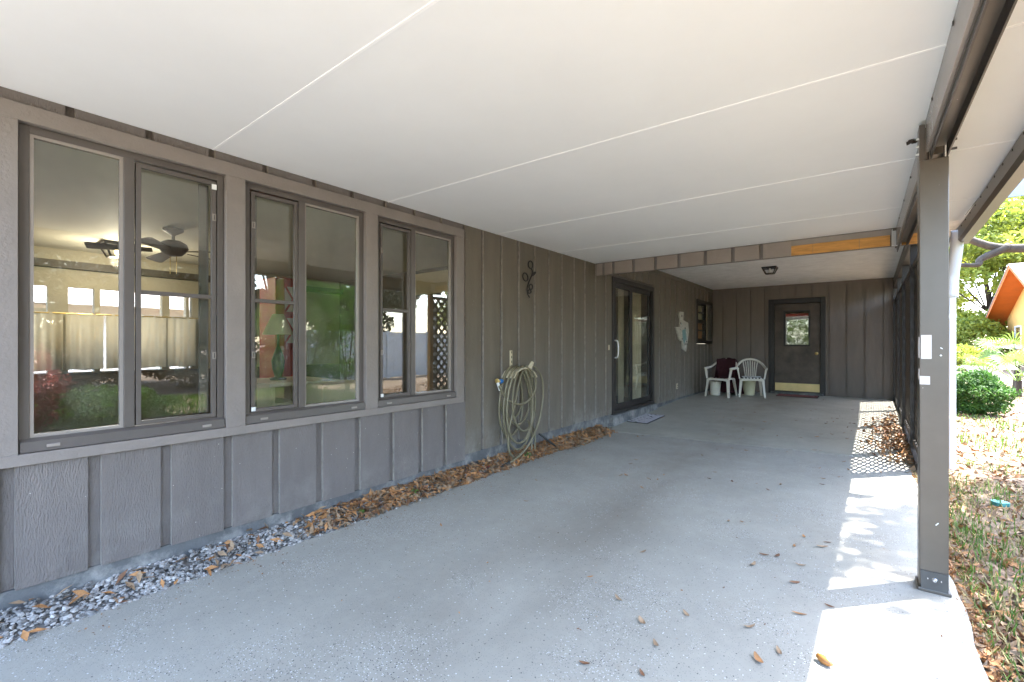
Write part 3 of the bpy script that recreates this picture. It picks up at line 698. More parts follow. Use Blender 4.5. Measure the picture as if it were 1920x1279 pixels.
lantern('ceiling_lantern', 'lit amber lantern on the ceiling seen through the largest window', (-6.6, 1.334, 2.36), 1.25, True)
ld = bpy.data.lights.new('lantern_glow', 'POINT'); ld.energy = 2.8; ld.color = (1, .88, .70); ld.shadow_soft_size = .06
lo = bpy.data.objects.new('lantern_glow', ld); C.objects.link(lo); lo.location = (-6.6, 1.334, 2.15)

# ---------------------------------------------------------------- inside the sunroom
FN = thing('ceiling_fan', 'dark brown ceiling fan hanging inside the room behind the window', 'ceiling fan', (-5.3, 1.482, 2.36))
fc = (-5.3, 1.482, 0)
MB().lathe([(.02, 2.36), (.085, 2.355), (.085, 2.335), (.03, 2.30), (.014, 2.29), (.014, 2.24)][::-1], fc, 16).build('canopy', 'fan_brown', FN, smooth=True)
MB().lathe([(.02, 2.09), (.07, 2.10), (.10, 2.13), (.125, 2.17), (.11, 2.21), (.06, 2.24), (.02, 2.245)], fc, 18).build('motor', 'fan_brown', FN, smooth=True)
for k in range(5):
    a = math.radians(36+72*k); d = Vector((math.cos(a), math.sin(a), 0)); r = Vector((-d.y, d.x, 0)); c = Vector(fc)
    b = MB(); q = [(.16, -.04, 2.12), (.60, -.07, 2.105), (.63, -.05, 2.105), (.63, .05, 2.13), (.60, .07, 2.135), (.16, .04, 2.14)]
    vs = [c+d*u+r*v+Vector((0, 0, z)) for u, v, z in q]; vs2 = [v+Vector((0, 0, .008)) for v in vs]
    b.add(vs+vs2, [tuple(range(6))[::-1], tuple(range(6, 12))]+[(i, (i+1) % 6, 6+(i+1) % 6, 6+i) for i in range(6)]); bl = b.build('blade', 'fan_brown', FN)
for dx in (-.02, .02): MB().tube([(fc[0]+dx, fc[1]+dx, 2.10), (fc[0]+dx, fc[1]+dx, 1.92)], .003, 5).build('pull_chain', 'brass', FN)
for (a, b_, lb) in ((.42, 1.0, 'cafe curtain at the far left of the sunroom windows'), (1.02, 1.36, 'cafe curtain below the ceiling lantern'), (1.385, 2.0, 'wide cafe curtain behind the ceiling fan'), (2.02, 2.34, 'cafe curtain at the far right of the sunroom windows')):
    b = MB(); n = 60; ph = random.uniform(0, 6)
    for i in range(n+1):
        t = i/n; y = a+(b_-a)*t; x = XW+.07+.011*math.sin(ph+t*(b_-a)*75)+.008*math.sin(t*(b_-a)*31)
        for z in (.93+.006*math.sin(t*9), 1.3, 1.61): b.v.append((x if z < 1.5 else XW+.07+(x-XW-.07)*.6, y, z))
    for k in range(2): b.f += [(i*3+k, i*3+3+k, i*3+4+k, i*3+1+k) for i in range(n)]
    cu = tag(b.build('cafe_curtain', 'curtain', None, smooth=True), 'cream '+lb, 'curtain', 'cream cafe curtains across the sunroom windows')
    so_ = cu.modifiers.new('thick', 'SOLIDIFY'); so_.thickness = .003
CR = MB().tube([(XW+.07, .3, 1.60), (XW+.07, 2.4, 1.60)], .009).build('curtain_rod', 'brass', None); tag(CR, 'thin rod carrying the cream cafe curtains', 'curtain rod')
# desk, lamp, red cabinet
DK = thing('desk', 'cream painted desk with open shelf seen through the middle window', 'desk', (-4.5, 2.1, .1))
box('desk_top', 'desk_paint', DK, -4.75, -4.0, 1.80, 2.46, .87, .90, bevel=.003); box('side_panel', 'desk_paint', DK, -4.7, -4.05, 1.84, 1.87, .10, .87); box('side_panel', 'desk_paint', DK, -4.7, -4.05, 2.10, 2.13, .10, .87)
box('side_panel', 'desk_paint', DK, -4.7, -4.05, 2.42, 2.45, .10, .87); box('shelf', 'desk_paint', DK, -4.7, -4.06, 1.87, 2.10, .70, .72); box('drawer', 'desk_paint', DK, -4.06, -4.03, 2.135, 2.415, .60, .85)
BXc = MB().box(-4.15, -3.75, 2.14, 2.62, .10, .88).build('cardboard_box', 'desk_paint', None, bevel=.004); tag(BXc, 'large cream box beside the desk behind the middle window', 'box')
LP = thing('table_lamp', 'table lamp with cream cone shade standing on the desk', 'lamp', (-4.4, 2.02, .90))
lc = (-4.4, 2.06, 0)
MB().lathe([(.07, .90), (.075, .915), (.03, .93), (.05, 1.0), (.06, 1.08), (.03, 1.18), (.012, 1.22), (.012, 1.33)], lc, 14).build('base', 'dark_brown', LP, smooth=True)
b = MB(); n = 20
for r, z in ((.135, 1.33), (.05, 1.52), (.047, 1.52), (.132, 1.33)):
    for k in range(n): b.v.append((lc[0]+r*math.cos(2*math.pi*k/n), lc[1]+r*math.sin(2*math.pi*k/n), z))
for i in range(3): b.f += [(i*n+k, i*n+(k+1) % n, (i+1)*n+(k+1) % n, (i+1)*n+k) for k in range(n)]
b.build('lamp_shade', 'shade_cream', LP, smooth=True)
RC = MB().box(-5.5, -5.1, 2.36, 2.66, .10, 1.98).build('red_cabinet', 'red_paint', None, bevel=.01); tag(RC, 'tall red painted cabinet behind the desk lamp', 'cabinet')
for z in (1.25, 1.60):
    f = box('door_panel', 'white_paint', RC, -5.10, -5.092, 2.46, 2.63, z, z+.28)
    b = MB(); b.bar((-5.089, 2.46, z), (-5.089, 2.63, z+.28), .02, .006, (1, 0, 0)); b.bar((-5.086, 2.63, z), (-5.086, 2.46, z+.28), .02, .006, (1, 0, 0)); b.build('cross_brace', 'red_paint', f)
# hangings behind the sliding door
for (a, b_, m_, lb) in ((6.80, 7.02, 'curtain', 'narrow white drape behind the open leaf of the sliding door'), (7.22, 7.72, 'blind', 'beige vertical drape behind the fixed leaf of the sliding door')):
    b = MB(); n = 40
    for i in range(n+1):
        t = i/n; y = a+(b_-a)*t
        for z in (.22, 2.2): b.v.append((W-.115+.018*math.sin(t*(b_-a)*80), y, z))
    b.f = [(i*2, i*2+2, i*2+3, i*2+1) for i in range(n)]
    cu = tag(b.build('drape', m_, None, smooth=True), lb, 'drape'); q = cu.modifiers.new('thick', 'SOLIDIFY'); q.thickness = .003

# ---------------------------------------------------------------- chairs and what is round them
def chair(name, label, loc, rz):
    t = thing(name, label, 'chair', (0, 0, 0))
    m = 'white_plastic'
    # seat
    b = MB(); P = [(-.22, .24), (.22, .24), (.25, .05), (.21, -.22), (-.21, -.22), (-.25, .05)]
    b.prism(P, 'z', .395, .42); b.build('seat', m, t, bevel=.008)
    b = MB(); b.prism([(-.215, .40), (.215, .40), (.20, .36), (.12, .375), (-.12, .375), (-.20, .36)], 'y', .225, .245); b.build('apron', m, t)
    # legs splay outwards
    for s in (-1, 1):
        b = MB(); b.add([(s*.19, .24, .40), (s*.245, .235, .40), (s*.245, .17, .40), (s*.20, .20, .40), (s*.235, .30, 0), (s*.272, .295, 0), (s*.272, .255, 0), (s*.24, .27, 0)],
              [(0, 1, 2, 3), (7, 6, 5, 4), (0, 4, 5, 1), (1, 5, 6, 2), (2, 6, 7, 3), (3, 7, 4, 0)]); b.build('leg', m, t)
        b = MB(); b.add([(s*.16, -.19, .40), (s*.22, -.15, .40), (s*.22, -.22, .40), (s*.16, -.22, .40), (s*.215, -.27, 0), (s*.25, -.24, 0), (s*.25, -.29, 0), (s*.215, -.30, 0)],
              [(0, 1, 2, 3), (7, 6, 5, 4), (0, 4, 5, 1), (1, 5, 6, 2), (2, 6, 7, 3), (3, 7, 4, 0)]); b.build('leg', m, t)
        b = MB(); b.add([(s*.235, .245, .41), (s*.26, .24, .41), (s*.26, .17, .41), (s*.235, .17, .41), (s*.265, .22, .635), (s*.305, .22, .635), (s*.305, .17, .635), (s*.265, .17, .635)],
              [(0, 1, 2, 3), (7, 6, 5, 4), (0, 4, 5, 1), (1, 5, 6, 2), (2, 6, 7, 3), (3, 7, 4, 0)]); b.build('arm_support', m, t)
    # one band: arm, back top, arm
    pts = spline([(-.285, .24, .645), (-.295, .05, .65), (-.285, -.12, .67), (-.235, -.25, .745), (-.13, -.315, .82), (0, -.335, .845), (.13, -.315, .82), (.235, -.25, .745), (.285, -.12, .67), (.295, .05, .65), (.285, .24, .645)], 5)
    b = MB(); b.tube(pts, .026, 8); o = b.build('arm_band', m, t, smooth=True)
    # back slats fan out
    for k in range(7):
        u = (k-3)/3; top = (u*.15, -.318+.03*abs(u), .815-.03*abs(u)); bot = (u*.10, -.215, .405)
        mid = ((top[0]+bot[0])/2, -.285, .62); b = MB(); b.tube(spline([bot, mid, top], 4), .012, 6); b.build('back_slat', m, t, smooth=True)
    t.location = loc; t.rotation_euler = (0, 0, rz); t.scale = (.94, .94, .94)
    return t
z0 = .107
C1 = chair('plastic_chair', 'white plastic armchair draped with a maroon cloth in the corner', (-2.45, 10.62, z0), math.radians(180-8))
C2 = chair('plastic_chair', 'white plastic armchair with a black and white checked seat pad', (-1.93, 10.95, z0), math.radians(180+14))
# cloth over the first chair: back panel, hanging behind the arm and over part of the seat
b = MB(); n = 12; rows = [(-.36, .05, 1.5), (-.385, .50, 1.25), (-.375, .86, 1.0), (-.335, .885, 1.0), (-.295, .86, .95), (-.26, .62, .85), (-.20, .455, .8), (.02, .445, .72), (.20, .44, .55)]
for j, (yy, zz, wv) in enumerate(rows):
    for i in range(n+1):
        u = i/n-.5; b.v.append((-.02+u*.46*wv, yy+.014*math.sin(u*15+j)+.09*u*u*4*(1 if 1 <= j <= 5 else 0), zz-.035*abs(u)*2*(1 if 1 < j < 5 else 0)+.006*math.sin(u*21+j)))
for j in range(len(rows)-1): b.f += [(j*(n+1)+i, j*(n+1)+i+1, (j+1)*(n+1)+i+1, (j+1)*(n+1)+i) for i in range(n)]
cl = b.build('chair_cloth', 'maroon', None, smooth=True); cl.location = C1.location; cl.rotation_euler = C1.rotation_euler; cl.scale = (.94,)*3
cl.modifiers.new('thick', 'SOLIDIFY').thickness = .012; tag(cl, 'dark maroon cloth draped over the back of the corner chair', 'cloth')
# checked pad
PD = thing('seat_pad', 'black and white checked seat pad on the plastic chair', 'cushion', C2.location); PD.rotation_euler = C2.rotation_euler; PD.scale = (.94,)*3
def local(o, t): o.parent = t; o.matrix_parent_inverse = Matrix(); return o
local(MB().box(-.215, .215, -.19, .235, .422, .452).build('pad', 'black_cloth', bevel=.012), PD)
for i in range(6):
    for j in range(6):
        if (i+j) % 2 == 0:
            x = -.2+i*.067; y = -.17+j*.067; local(MB().box(x, x+.065, y, y+.065, .4515, .4545).build('check', 'white_paint'), PD)
for i in range(6):
    x = -.2+i*.067; local(MB().prism([(x, .424), (x+.03, .424), (x+.045, .440), (x+.022, .449), (x+.0, .440)], 'y', .234, .2385).build('check', 'white_paint'), PD)
def pot(name, label, x, y, r0, r1, h, m, cat, ribs=False, z=z0):
    b = MB(); pr = [(r0*.9, 0), (r0, .01), (r1, h-.02), (r1*1.06, h-.02), (r1*1.06, h), (r1*.95, h), (r0*.8, .03)]
    b.lathe(pr, (x, y, z), 18); return tag(b.build(name, m, None, smooth=False), label, cat)
pot('planter', 'cream plastic bin standing under the maroon draped chair', -2.62, 10.78, .10, .12, .30, 'white_plastic', 'bin')
pot('planter', 'cream plastic bin standing under the checked pad chair', -2.02, 11.22, .11, .13, .32, 'pane_cream', 'bin')
RK = thing('small_rack', 'low white wire rack between the two plastic chairs', 'rack', (-2.3, 11.25, z0))
for x in (-2.40, -2.22):
    for y in (11.15, 11.33): box('leg', 'white_paint', RK, x-.01, x+.01, y-.01, y+.01, z0, z0+.32)
for z in (.06, .19, .31): box('shelf', 'white_paint', RK, -2.41, -2.21, 11.14, 11.34, z0+z, z0+z+.012)
# door mats
def doormat(name, label, x0, x1, y0, y1, m, rows_, par_z):
    t = thing(name, label, 'doormat', ((x0+x1)/2, (y0+y1)/2, par_z))
    za, zb = pz(y0), pz(y1)
    def q(xa, xb, ya, yb, d0, d1):
        return MB().add([(xa, ya, pz(ya)+d0), (xb, ya, pz(ya)+d0), (xb, yb, pz(yb)+d0), (xa, yb, pz(yb)+d0), (xa, ya, pz(ya)+d1), (xb, ya, pz(ya)+d1), (xb, yb, pz(yb)+d1), (xa, yb, pz(yb)+d1)],
              [(0,3,2,1),(4,5,6,7),(0,1,5,4),(1,2,6,5),(2,3,7,6),(3,0,4,7)])
    q(x0, x1, y0, y1, .002, .012).build('backing', 'rubber', t)
    nx, ny = rows_; b = MB()
    for i in range(nx):
        for j in range(ny):
            if random.random() < .12: continue
            xa = x0+.01+(x1-x0-.02)*i/nx; ya = y0+.01+(y1-y0-.02)*j/ny
            k = q(xa, xa+(x1-x0-.02)/nx*.82, ya, ya+(y1-y0-.02)/ny*.82, .011, .017+random.uniform(0, .003)); b.add(k.v, k.f)
    tag(b.build('pile', m, t), kind='stuff'); return t
doormat('doormat', 'grey and white woven doormat below the sliding glass door', -2.93, -2.60, 6.72, 7.50, 'mat_grey', (8, 18), 0)
doormat('doormat', 'worn red doormat in front of the brown back door', -1.52, -.76, 11.35, 11.80, 'mat_red', (18, 10), .107)

# ---------------------------------------------------------------- gravel, leaves, weeds
def stones():
    n = 9500; y = rng.uniform(-.6, 5.9, n); keep = rng.uniform(0, 1, n) < np.clip(1.1-(y-1.2)/5.5, .12, 1); y = y[keep]; n = len(y)
    x = rng.uniform(W+.005, -2.785, n); r = rng.uniform(.005, .0115, n)*np.where(rng.uniform(0, 1, n) < .12, 1.45, 1)
    hump = .030*np.sin(np.clip((x-W)/.21, 0, 1)*np.pi*.8+.5); z = -.012+.075*np.clip(1-(x-W)/.20, 0, 1)+r*.4+rng.uniform(0, .012, n)
    t = (1+5**.5)/2; iv = np.array([(-1,t,0),(1,t,0),(-1,-t,0),(1,-t,0),(0,-1,t),(0,1,t),(0,-1,-t),(0,1,-t),(t,0,-1),(t,0,1),(-t,0,-1),(-t,0,1)], float); iv /= np.linalg.norm(iv[0])
    fi = np.array([(0,11,5),(0,5,1),(0,1,7),(0,7,10),(0,10,11),(1,5,9),(5,11,4),(11,10,2),(10,7,6),(7,1,8),(3,9,4),(3,4,2),(3,2,6),(3,6,8),(3,8,9),(4,9,5),(2,4,11),(6,2,10),(8,6,7),(9,8,1)])
    V = iv[None]*r[:, None, None]*rng.uniform(.65, 1.3, (n, 12, 1)); V = V*np.stack([rng.uniform(.8, 1.3, n), rng.uniform(.8, 1.3, n), rng.uniform(.55, .9, n)], 1)[:, None, :]
    V = V+np.stack([x, y, z], 1)[:, None, :]; Fs = (fi[None]+np.arange(n)[:, None, None]*12).reshape(-1, 3)
    me = bpy.data.meshes.new('gravel'); me.from_pydata(V.reshape(-1, 3).tolist(), [], Fs.tolist())
    for q in ('stone', 'stone_pale', 'stone_dark'): me.materials.append(MATS[q])
    me.polygons.foreach_set('material_index', np.repeat(rng.choice(3, n, p=[.5, .3, .2]), 20).astype(np.int32)); me.update()
    o = bpy.data.objects.new('gravel', me); C.objects.link(o); tag(o, 'grey crushed gravel along the foot of the wall', kind='stuff'); o['category'] = 'gravel'

stones()
def litter(name, label, x, y, z, L=.035, ratio=.38, flat=2.2, fold=.35, p=(.45, .35, .2)):
    n = len(x); u, v = leafaxes(n, L, L*ratio, flat)
    o = quads(name, np.stack([x, y, z], 1), u, v, None, mats=['leaf_dry', 'leaf_tan', 'leaf_dark'], mi=rng.choice(3, n, p=list(p)), fold=fold)
    tag(o, label, kind='stuff'); o['category'] = 'leaves'; return o
n = 4200; y = np.concatenate([rng.uniform(-.4, 2.2, 520), rng.uniform(1.5, 5.92, n-520)]); n = len(y)
cl_ = .5+.5*np.sin(y*5.1)*np.sin(y*2.3+1); k = (rng.uniform(0, 1, n) < np.clip(.42+.35*cl_+(y-1.8)*.35, 0, 1)); y = y[k]; n = len(y)
x = rng.uniform(W+.01, -2.775, n)+np.where(y > 4.6, rng.uniform(-.0, .10, n)*(rng.uniform(0, 1, n) < .3), 0); hump = .035*np.sin(np.clip((x-W)/.22, 0, 1)*np.pi)
litter('dead_leaves', 'brown dead leaves gathered on the gravel beside the wall', x, y, .006+.078*np.clip(1-(x-W)/.20, 0, 1)+rng.uniform(0, .022, n), p=(.48, .42, .10))
n = 620; y = rng.normal(7.6, .85, n); x = .40-np.abs(rng.normal(0, .17, n))*np.clip(1.3-np.abs(y-7.6)/2.4, .3, 1); y = np.clip(y, 6.2, 11)
litter('dead_leaves', 'brown leaf drift against the foot of the lattice screen', x, y, np.array([pz(a) for a in y])+rng.uniform(.006, .05, n)*np.clip((x+.1)*2.4, .1, 1), L=.04)
n = 700; x = np.concatenate([rng.uniform(-2.78, .3, 400), -2.78+np.abs(rng.normal(0, .12, 300))]); y = np.concatenate([rng.uniform(1.2, 11, 400), rng.uniform(.4, 6, 300)])
litter('leaf_crumbs', 'tiny leaf crumbs and grit strewn over the concrete', x, y, np.array([pz(a) for a in y])+.003, L=.006, ratio=.6, flat=3, p=(.3, .2, .5))
# leaves lying singly on the slab
def leaf_mesh(i):
    b = MB(); n = 7; L = .030; curl = random.uniform(.004, .014); wd = random.uniform(.008, .014)
    for j in range(n):
        t = j/(n-1); w = wd*math.sin(math.pi*(t*.92+.04))**.8; z = .002+curl*(2*t-1)**2; xx = (t-.5)*2*L
        b.v += [(xx, -w, z+w*.35), (xx, 0, z), (xx, w, z+w*.35)]
    for j in range(n-1):
        a = j*3; b.f += [(a, a+1, a+4, a+3), (a+1, a+2, a+5, a+4)]
    me = bpy.data.meshes.new('fallen_leaf'); me.from_pydata(b.v, [], b.f); me.update(); me.materials.append(MATS[('leaf_dry', 'leaf_tan', 'leaf_dark', 'leaf_tan')[i % 4]])
    me.polygons.foreach_set('use_smooth', [True]*len(me.polygons)); return me
LM = [leaf_mesh(i) for i in range(8)]
def leaf(x, y, label=None, s=1.0, rz=None, mesh=None):
    o = bpy.data.objects.new('fallen_leaf', mesh or random.choice(LM)); C.objects.link(o)
    zz = pz(y) if y > 6 else 0
    o.location = (x, y, zz+.001); o.rotation_euler = (random.uniform(-.15, .15), random.uniform(-.1, .1), random.uniform(0, 6.28) if rz is None else rz); o.scale = (s*.88,)*3
    return tag(o, label or ('small dry leaf lying on the shaded porch floor past the joint' if y > 6.6 else 'small dry leaf near the slanted joint of the slab' if y > 5.4 else 'small dry leaf in the middle stretch of the concrete drive' if y > 3.6 else 'small dry leaf on the nearest stretch of the concrete drive'), 'fallen leaf', 'single leaves scattered on the concrete')
leaf(-.327, 1.997, 'upright orange brown leaf lowest of the pair near the bottom of the slab', 1.2, 2.2, LM[0])
leaf(-.269, 2.102, 'short tan leaf just above the orange brown leaf on the slab', 1.0, 2.0, LM[1])
leaf(-.235, 2.455, 'long curled brown leaf just beside the shadow of the post', 1.15, .3, LM[4])
leaf(-.202, 3.351, 'pale cream leaf beside the long sunlit patch', 1.25, .55, LM[3])
leaf(-.394, 2.208, 'pale curled tan leaf left of the sunlit patch', 1.0, .7, LM[5]); leaf(-.942, 2.061, 'slim tan leaf alone in the middle of the slab', 1.1, 2.6, LM[1])
pts = [(-.642, 2.135), (-.285, 2.763), (-.279, 3.001), (-.4, 3.05), (-.336, 3.261), (-.464, 3.017), (-1.039, 2.618), (-1.152, 2.167), (-.677, 1.844), (-.781, 1.955), (-.659, 1.649), (-.128, 2.615), (-.304, 3.458), (-.492, 2.844), (-.856, 1.566),
 (-2.386, 5.83), (-1.235, 5.856), (-1.099, 5.855), (-.452, 6.3), (-.40, 6.33), (-.169, 5.905), (-.642, 6.917), (-1.124, 4.412), (-1.138, 4.671), (-.938, 4.449), (-.297, 5.052), (-.291, 4.842), (-.58, 4.606), (-1.811, 4.012), (-1.768, 4.046), (-1.511, 3.782), (-.12, 5.566), (-.653, 8.43), (-1.171, 9.006), (-1.647, 8.044), (-2.195, 9.073), (-2.528, 8.736), (-2.414, 8.694), (-.172, 7.157), (-1.922, 4.652), (-1.903, 4.457), (-1.269, 6.432), (-.696, 6.045), (.132, 5.653), (.331, 5.786), (-2.283, 2.16), (-2.1, 2.9), (-2.35, 3.4)]
for p in pts: leaf(*p, s=random.uniform(.7, 1.1))
for _ in range(46): leaf(random.uniform(-2.6, .1), random.uniform(6.4, 11.2), s=random.uniform(.7, 1.2))
for _ in range(16): leaf(random.uniform(-2.5, -.1), random.uniform(3.2, 6.0), s=random.uniform(.5, .9))
b = MB(); b.lathe([(.001, -.034), (.010, -.028), (.0165, -.008), (.0165, .008), (.011, .024), (.001, .034)], (0, 0, 0), 14)
ac = b.build('seed_pod', 'shell', None, smooth=True); ac.rotation_euler = (math.radians(90), 0, math.radians(60)); ac.location = (-.121, 2.135, .0165); tag(ac, 'shiny oval brown seed pod at the edge of the sunlit patch', 'seed pod')
rl = quads('red_petals', np.array([(-2.88, 3.30, .045), (-2.87, 3.33, .05), (-2.90, 3.31, .052)]), np.array([(.02, .03, .01), (.03, -.01, .01), (-.01, .03, .015)]), np.array([(.02, -.015, .01), (.01, .02, .008), (.02, .01, .006)]), 'leaf_red', fold=.3)
tag(rl, 'bright red fallen petals on the leaves by the wall', 'petals')
def weed(x, y, n, h, label):
    c = np.tile(np.array([[x, y, .02]]), (n, 1)); d = rdir(n, 1.0); c = c+d*rng.uniform(.2, 1, (n, 1))*h*np.array([1, 1, .8]); u, v = leafaxes(n, .012, .007, .8)
    tag(quads('weed', c, u, v, 'grass', fold=.3), label, 'weed')
weed(-2.86, 1.93, 60, .035, 'low green weed in the gravel, nearest the windows'); weed(-2.87, 2.42, 50, .06, 'thin upright green weed among the brown leaves by the wall'); weed(-2.92, 2.5, 30, .03, 'small pale weed close to the foundation'); weed(-2.86, 3.95, 70, .07, 'green weed sprouting under the garden hose')

# lawn litter and grass
def lawn():
    n = 21000; r = rng.uniform(0, 1, n); y = 1.0+19*r**1.5; x = .37+rng.uniform(0, 1, n)**1.25*np.clip(1.2+y*.42, 0, 7)
    k = (x > .40) & ~((y > 5.9) & (x < .6)); x, y = x[k], y[k]; n = len(x)
    litter('leaf_litter', 'brown oak leaf litter covering the lawn beside the slab', x, y, gz(x, y)+rng.uniform(.002, .022, n), L=.034, ratio=.42, flat=1.6, fold=.35, p=(.3, .5, .2))
    n = 5200; y = rng.uniform(-.5, 5.9, n); e = np.abs(rng.normal(0, .05, n)); litter('leaf_litter', 'sparse leaves at the slab edge', .37+e, y, gz(.5, y)+.03+rng.uniform(0, .02, n)-np.clip(e, 0, .1)*.3, L=.03, flat=1.3)
lawn()
def blades(name, x, y, h, m, label, lean=.5, w=.0035):
    n = len(x); base = np.stack([x, y, gz(x, y)], 1); a = rng.uniform(0, 6.28, n); l = np.stack([np.cos(a), np.sin(a), np.zeros(n)], 1); hh = h*rng.uniform(.45, 1.2, n)
    le = rng.uniform(.1, 1, n)*lean; s = np.stack([-np.sin(a), np.cos(a), np.zeros(n)], 1)*w
    mid = base+l*(hh*le*.4)[:, None]+np.array([0, 0, 1])*(hh*.6)[:, None]; tip = base+l*(hh*le*1.1)[:, None]+np.array([0, 0, 1])*hh[:, None]
    V = np.stack([base-s, base+s, mid+s*.8, mid-s*.8, tip], 1).reshape(-1, 3); i = np.arange(n)*5
    F = np.stack([i, i+1, i+2, i+3], 1).tolist()+np.stack([i+3, i+2, i+4], 1).tolist()
    me = bpy.data.meshes.new(name); me.from_pydata(V.tolist(), [], F); me.update(); me.materials.append(MATS[m]); o = bpy.data.objects.new(name, me); C.objects.link(o); tag(o, label, kind='stuff'); o['category'] = 'grass'
n = 9000; y = rng.uniform(.8, 7, n); x = .40+rng.uniform(0, 1, n)**1.3*(1.0+y*.35)
pt = np.sin(x*4.2+y*1.9)*np.sin(y*2.7-x*1.1)+.9*np.exp(-(x-.4)*2.2)-.25*np.clip(y-4, 0, 3); k = rng.uniform(-.2, 1.1, n) < pt
k &= ~((y > 5.9) & (x < .62)); blades('grass', x[k], y[k], .075, 'grass', 'short green grass growing through the leaf litter', .8)
n = 9000; y = rng.uniform(6, 20, n); x = .7+rng.uniform(0, 1, n)*(y*.35); k = np.sin(x*2.1+y*1.3)*np.sin(y*1.1-x*.7) > .25; blades('grass', x[k], y[k], .09, 'grass', 'patchy far grass beyond the downspout', .8, .006)
n = 26000; y = rng.uniform(-2.5, 7, n); x = rng.uniform(1.6, 7.5, n); blades('grass', x, y, .10, 'grass', 'short grass on the side lawn mirrored in the windows', .8, .006)
n = 4200; y = rng.uniform(.8, 6, n); x = .38+rng.uniform(0, 1, n)**1.6*1.6; blades('dry_grass', x, y, .06, 'grass_dry', 'dry straw coloured grass by the slab edge', 1.2)
TP = MB().prism([(.87+.02*math.cos(a)*random.uniform(.7, 1.2)+.035*math.cos(a), 5.33+.055*math.sin(a)*random.uniform(.7, 1.2)) for a in np.linspace(0, 6.28, 13)[:-1]], 'z', -.075, -.035).build('plastic_scrap', 'teal_plastic', None)
tag(TP, 'turquoise plastic scrap lying in the leaf litter', 'plastic scrap')

# ---------------------------------------------------------------- planting
def blob(n, c, r, surf=.6):
    d = rdir(n); k = rng.uniform(surf, 1.0, (n, 1))**.6; lump = 1+.14*np.sin(d[:, :1]*7+1)*np.sin(d[:, 1:2]*6+2)+.1*np.sin(d[:, 2:3]*9)
    return np.array(c)+d*k*lump*np.array(r)
def shrub(name, label, c, r, n, m, L, cat='shrub', ratio=.5, stems=5):
    t = thing(name, label, cat, (c[0], c[1], float(gz(c[0], c[1]))))
    p = blob(n, c, r, .45); p[:, 2] = np.maximum(p[:, 2], float(gz(c[0], c[1]))+.03); u, v = leafaxes(len(p), L, L*ratio, .6); quads('foliage', p, u, v, m, t, fold=.3)
    b = MB()
    for i in range(stems):
        a = i*2.4; b.tube([(c[0]+.03*math.cos(a), c[1]+.03*math.sin(a), float(gz(c[0], c[1]))-.03), (c[0]+r[0]*.5*math.cos(a), c[1]+r[1]*.5*math.sin(a), c[2]+r[2]*.4)], [.016, .006], 5)
    b.build('stem', 'bark', t); return t
shrub('round_hedge', 'clipped round green shrub standing beyond the white downspout', (1.62, 12.0, .30), (.50, .52, .42), 9000, 'hedge_leaf', .030, stems=6)
# planting that the windows mirror
shrub('box_hedge', 'low bright green hedge mirrored in the largest window', (3.55, 1.75, .18), (.6, .95, .36), 7000, 'hedge_bright', .032)
shrub('red_shrub', 'feathery red leaved shrub mirrored in the largest window', (3.35, .75, .55), (.55, .55, .65), 6500, 'red_leaf', .035)
shrub('bamboo_shrub', 'tall airy green shrub mirrored in the middle window', (4.6, 5.6, 1.5), (.9, 1.0, 1.6), 12000, 'hedge_bright', .05, ratio=.22, stems=9)
shrub('bamboo_shrub', 'tall airy green shrub growing closest to the white vinyl fence', (5.9, 7.6, 1.6), (1.0, 1.0, 1.7), 9000, 'hedge_bright', .05, ratio=.22, stems=9)
def palmetto(x, y, h, n, R, label):
    t = thing('palmetto', label, 'palm', (x, y, float(gz(x, y)))); z = float(gz(x, y))
    b = MB(); b.tube([(x, y, z-.05), (x+.03, y, z+h*.45)], [.09, .06], 8); b.build('trunk', 'bark', t)
    for i in range(n):
        a = i*2.4+random.uniform(-.3, .3); el = random.uniform(.25, 1.2); d = Vector((math.cos(a)*math.cos(el), math.sin(a)*math.cos(el), math.sin(el)))
        p0 = Vector((x, y, z+h*.42)); p1 = p0+d*R*random.uniform(.7, 1.0); m_ = MB(); m_.tube([p0, p1], [.012, .007], 5)
        side = d.cross(Vector((0, 0, 1))).normalized(); upv = side.cross(d)
        for k in range(15):
            th = (k-7)/7*1.9; q = (d*math.cos(th)+side*math.sin(th)).normalized(); Lf = R*.62*(1-.25*abs(th)/1.9)
            tip = p1+q*Lf+Vector((0, 0, -.16*R*(1 if abs(th) < 2 else 1))); mid = p1+q*Lf*.55+upv*.02; w = q.cross(upv).normalized()*.016
            m_.add([p1-w*.3, p1+w*.3, mid+w, mid-w, tip], [(0, 1, 2, 3), (3, 2, 4)])
        m_.build('frond', 'palm_leaf', t)
for x_, z_, lb in ((-9, 1.6, 'clipped street hedge at the house end of the drive'), (-4, 1.8, 'tall street hedge facing the brown back door'), (1.2, 1.7, 'rounded street hedge straight behind the drive'), (6.4, 1.6, 'street hedge beside the side lawn')): shrub('street_hedge', lb, (x_, -15.5, z_), (2.8, 1.3, z_+.1), 7000, 'oak_leaf', .09)
for q in ((9.6, -4, 1.5, 1.6, 'dense dark shrub at the near end of the garden boundary'), (9.8, -1.0, 1.7, 1.8, 'dense dark boundary shrub beyond the red leaved shrub'), (9.4, 2.0, 1.6, 1.7, 'dense dark boundary shrub beyond the low bright hedge'), (9.9, 5.0, 1.8, 1.9, 'dense dark boundary shrub next to the white vinyl fence')): shrub('boundary_shrub', q[4], (q[0], q[1], q[2]), (1.3, 1.9, q[3]), 14000, 'dark_leaf', .085)
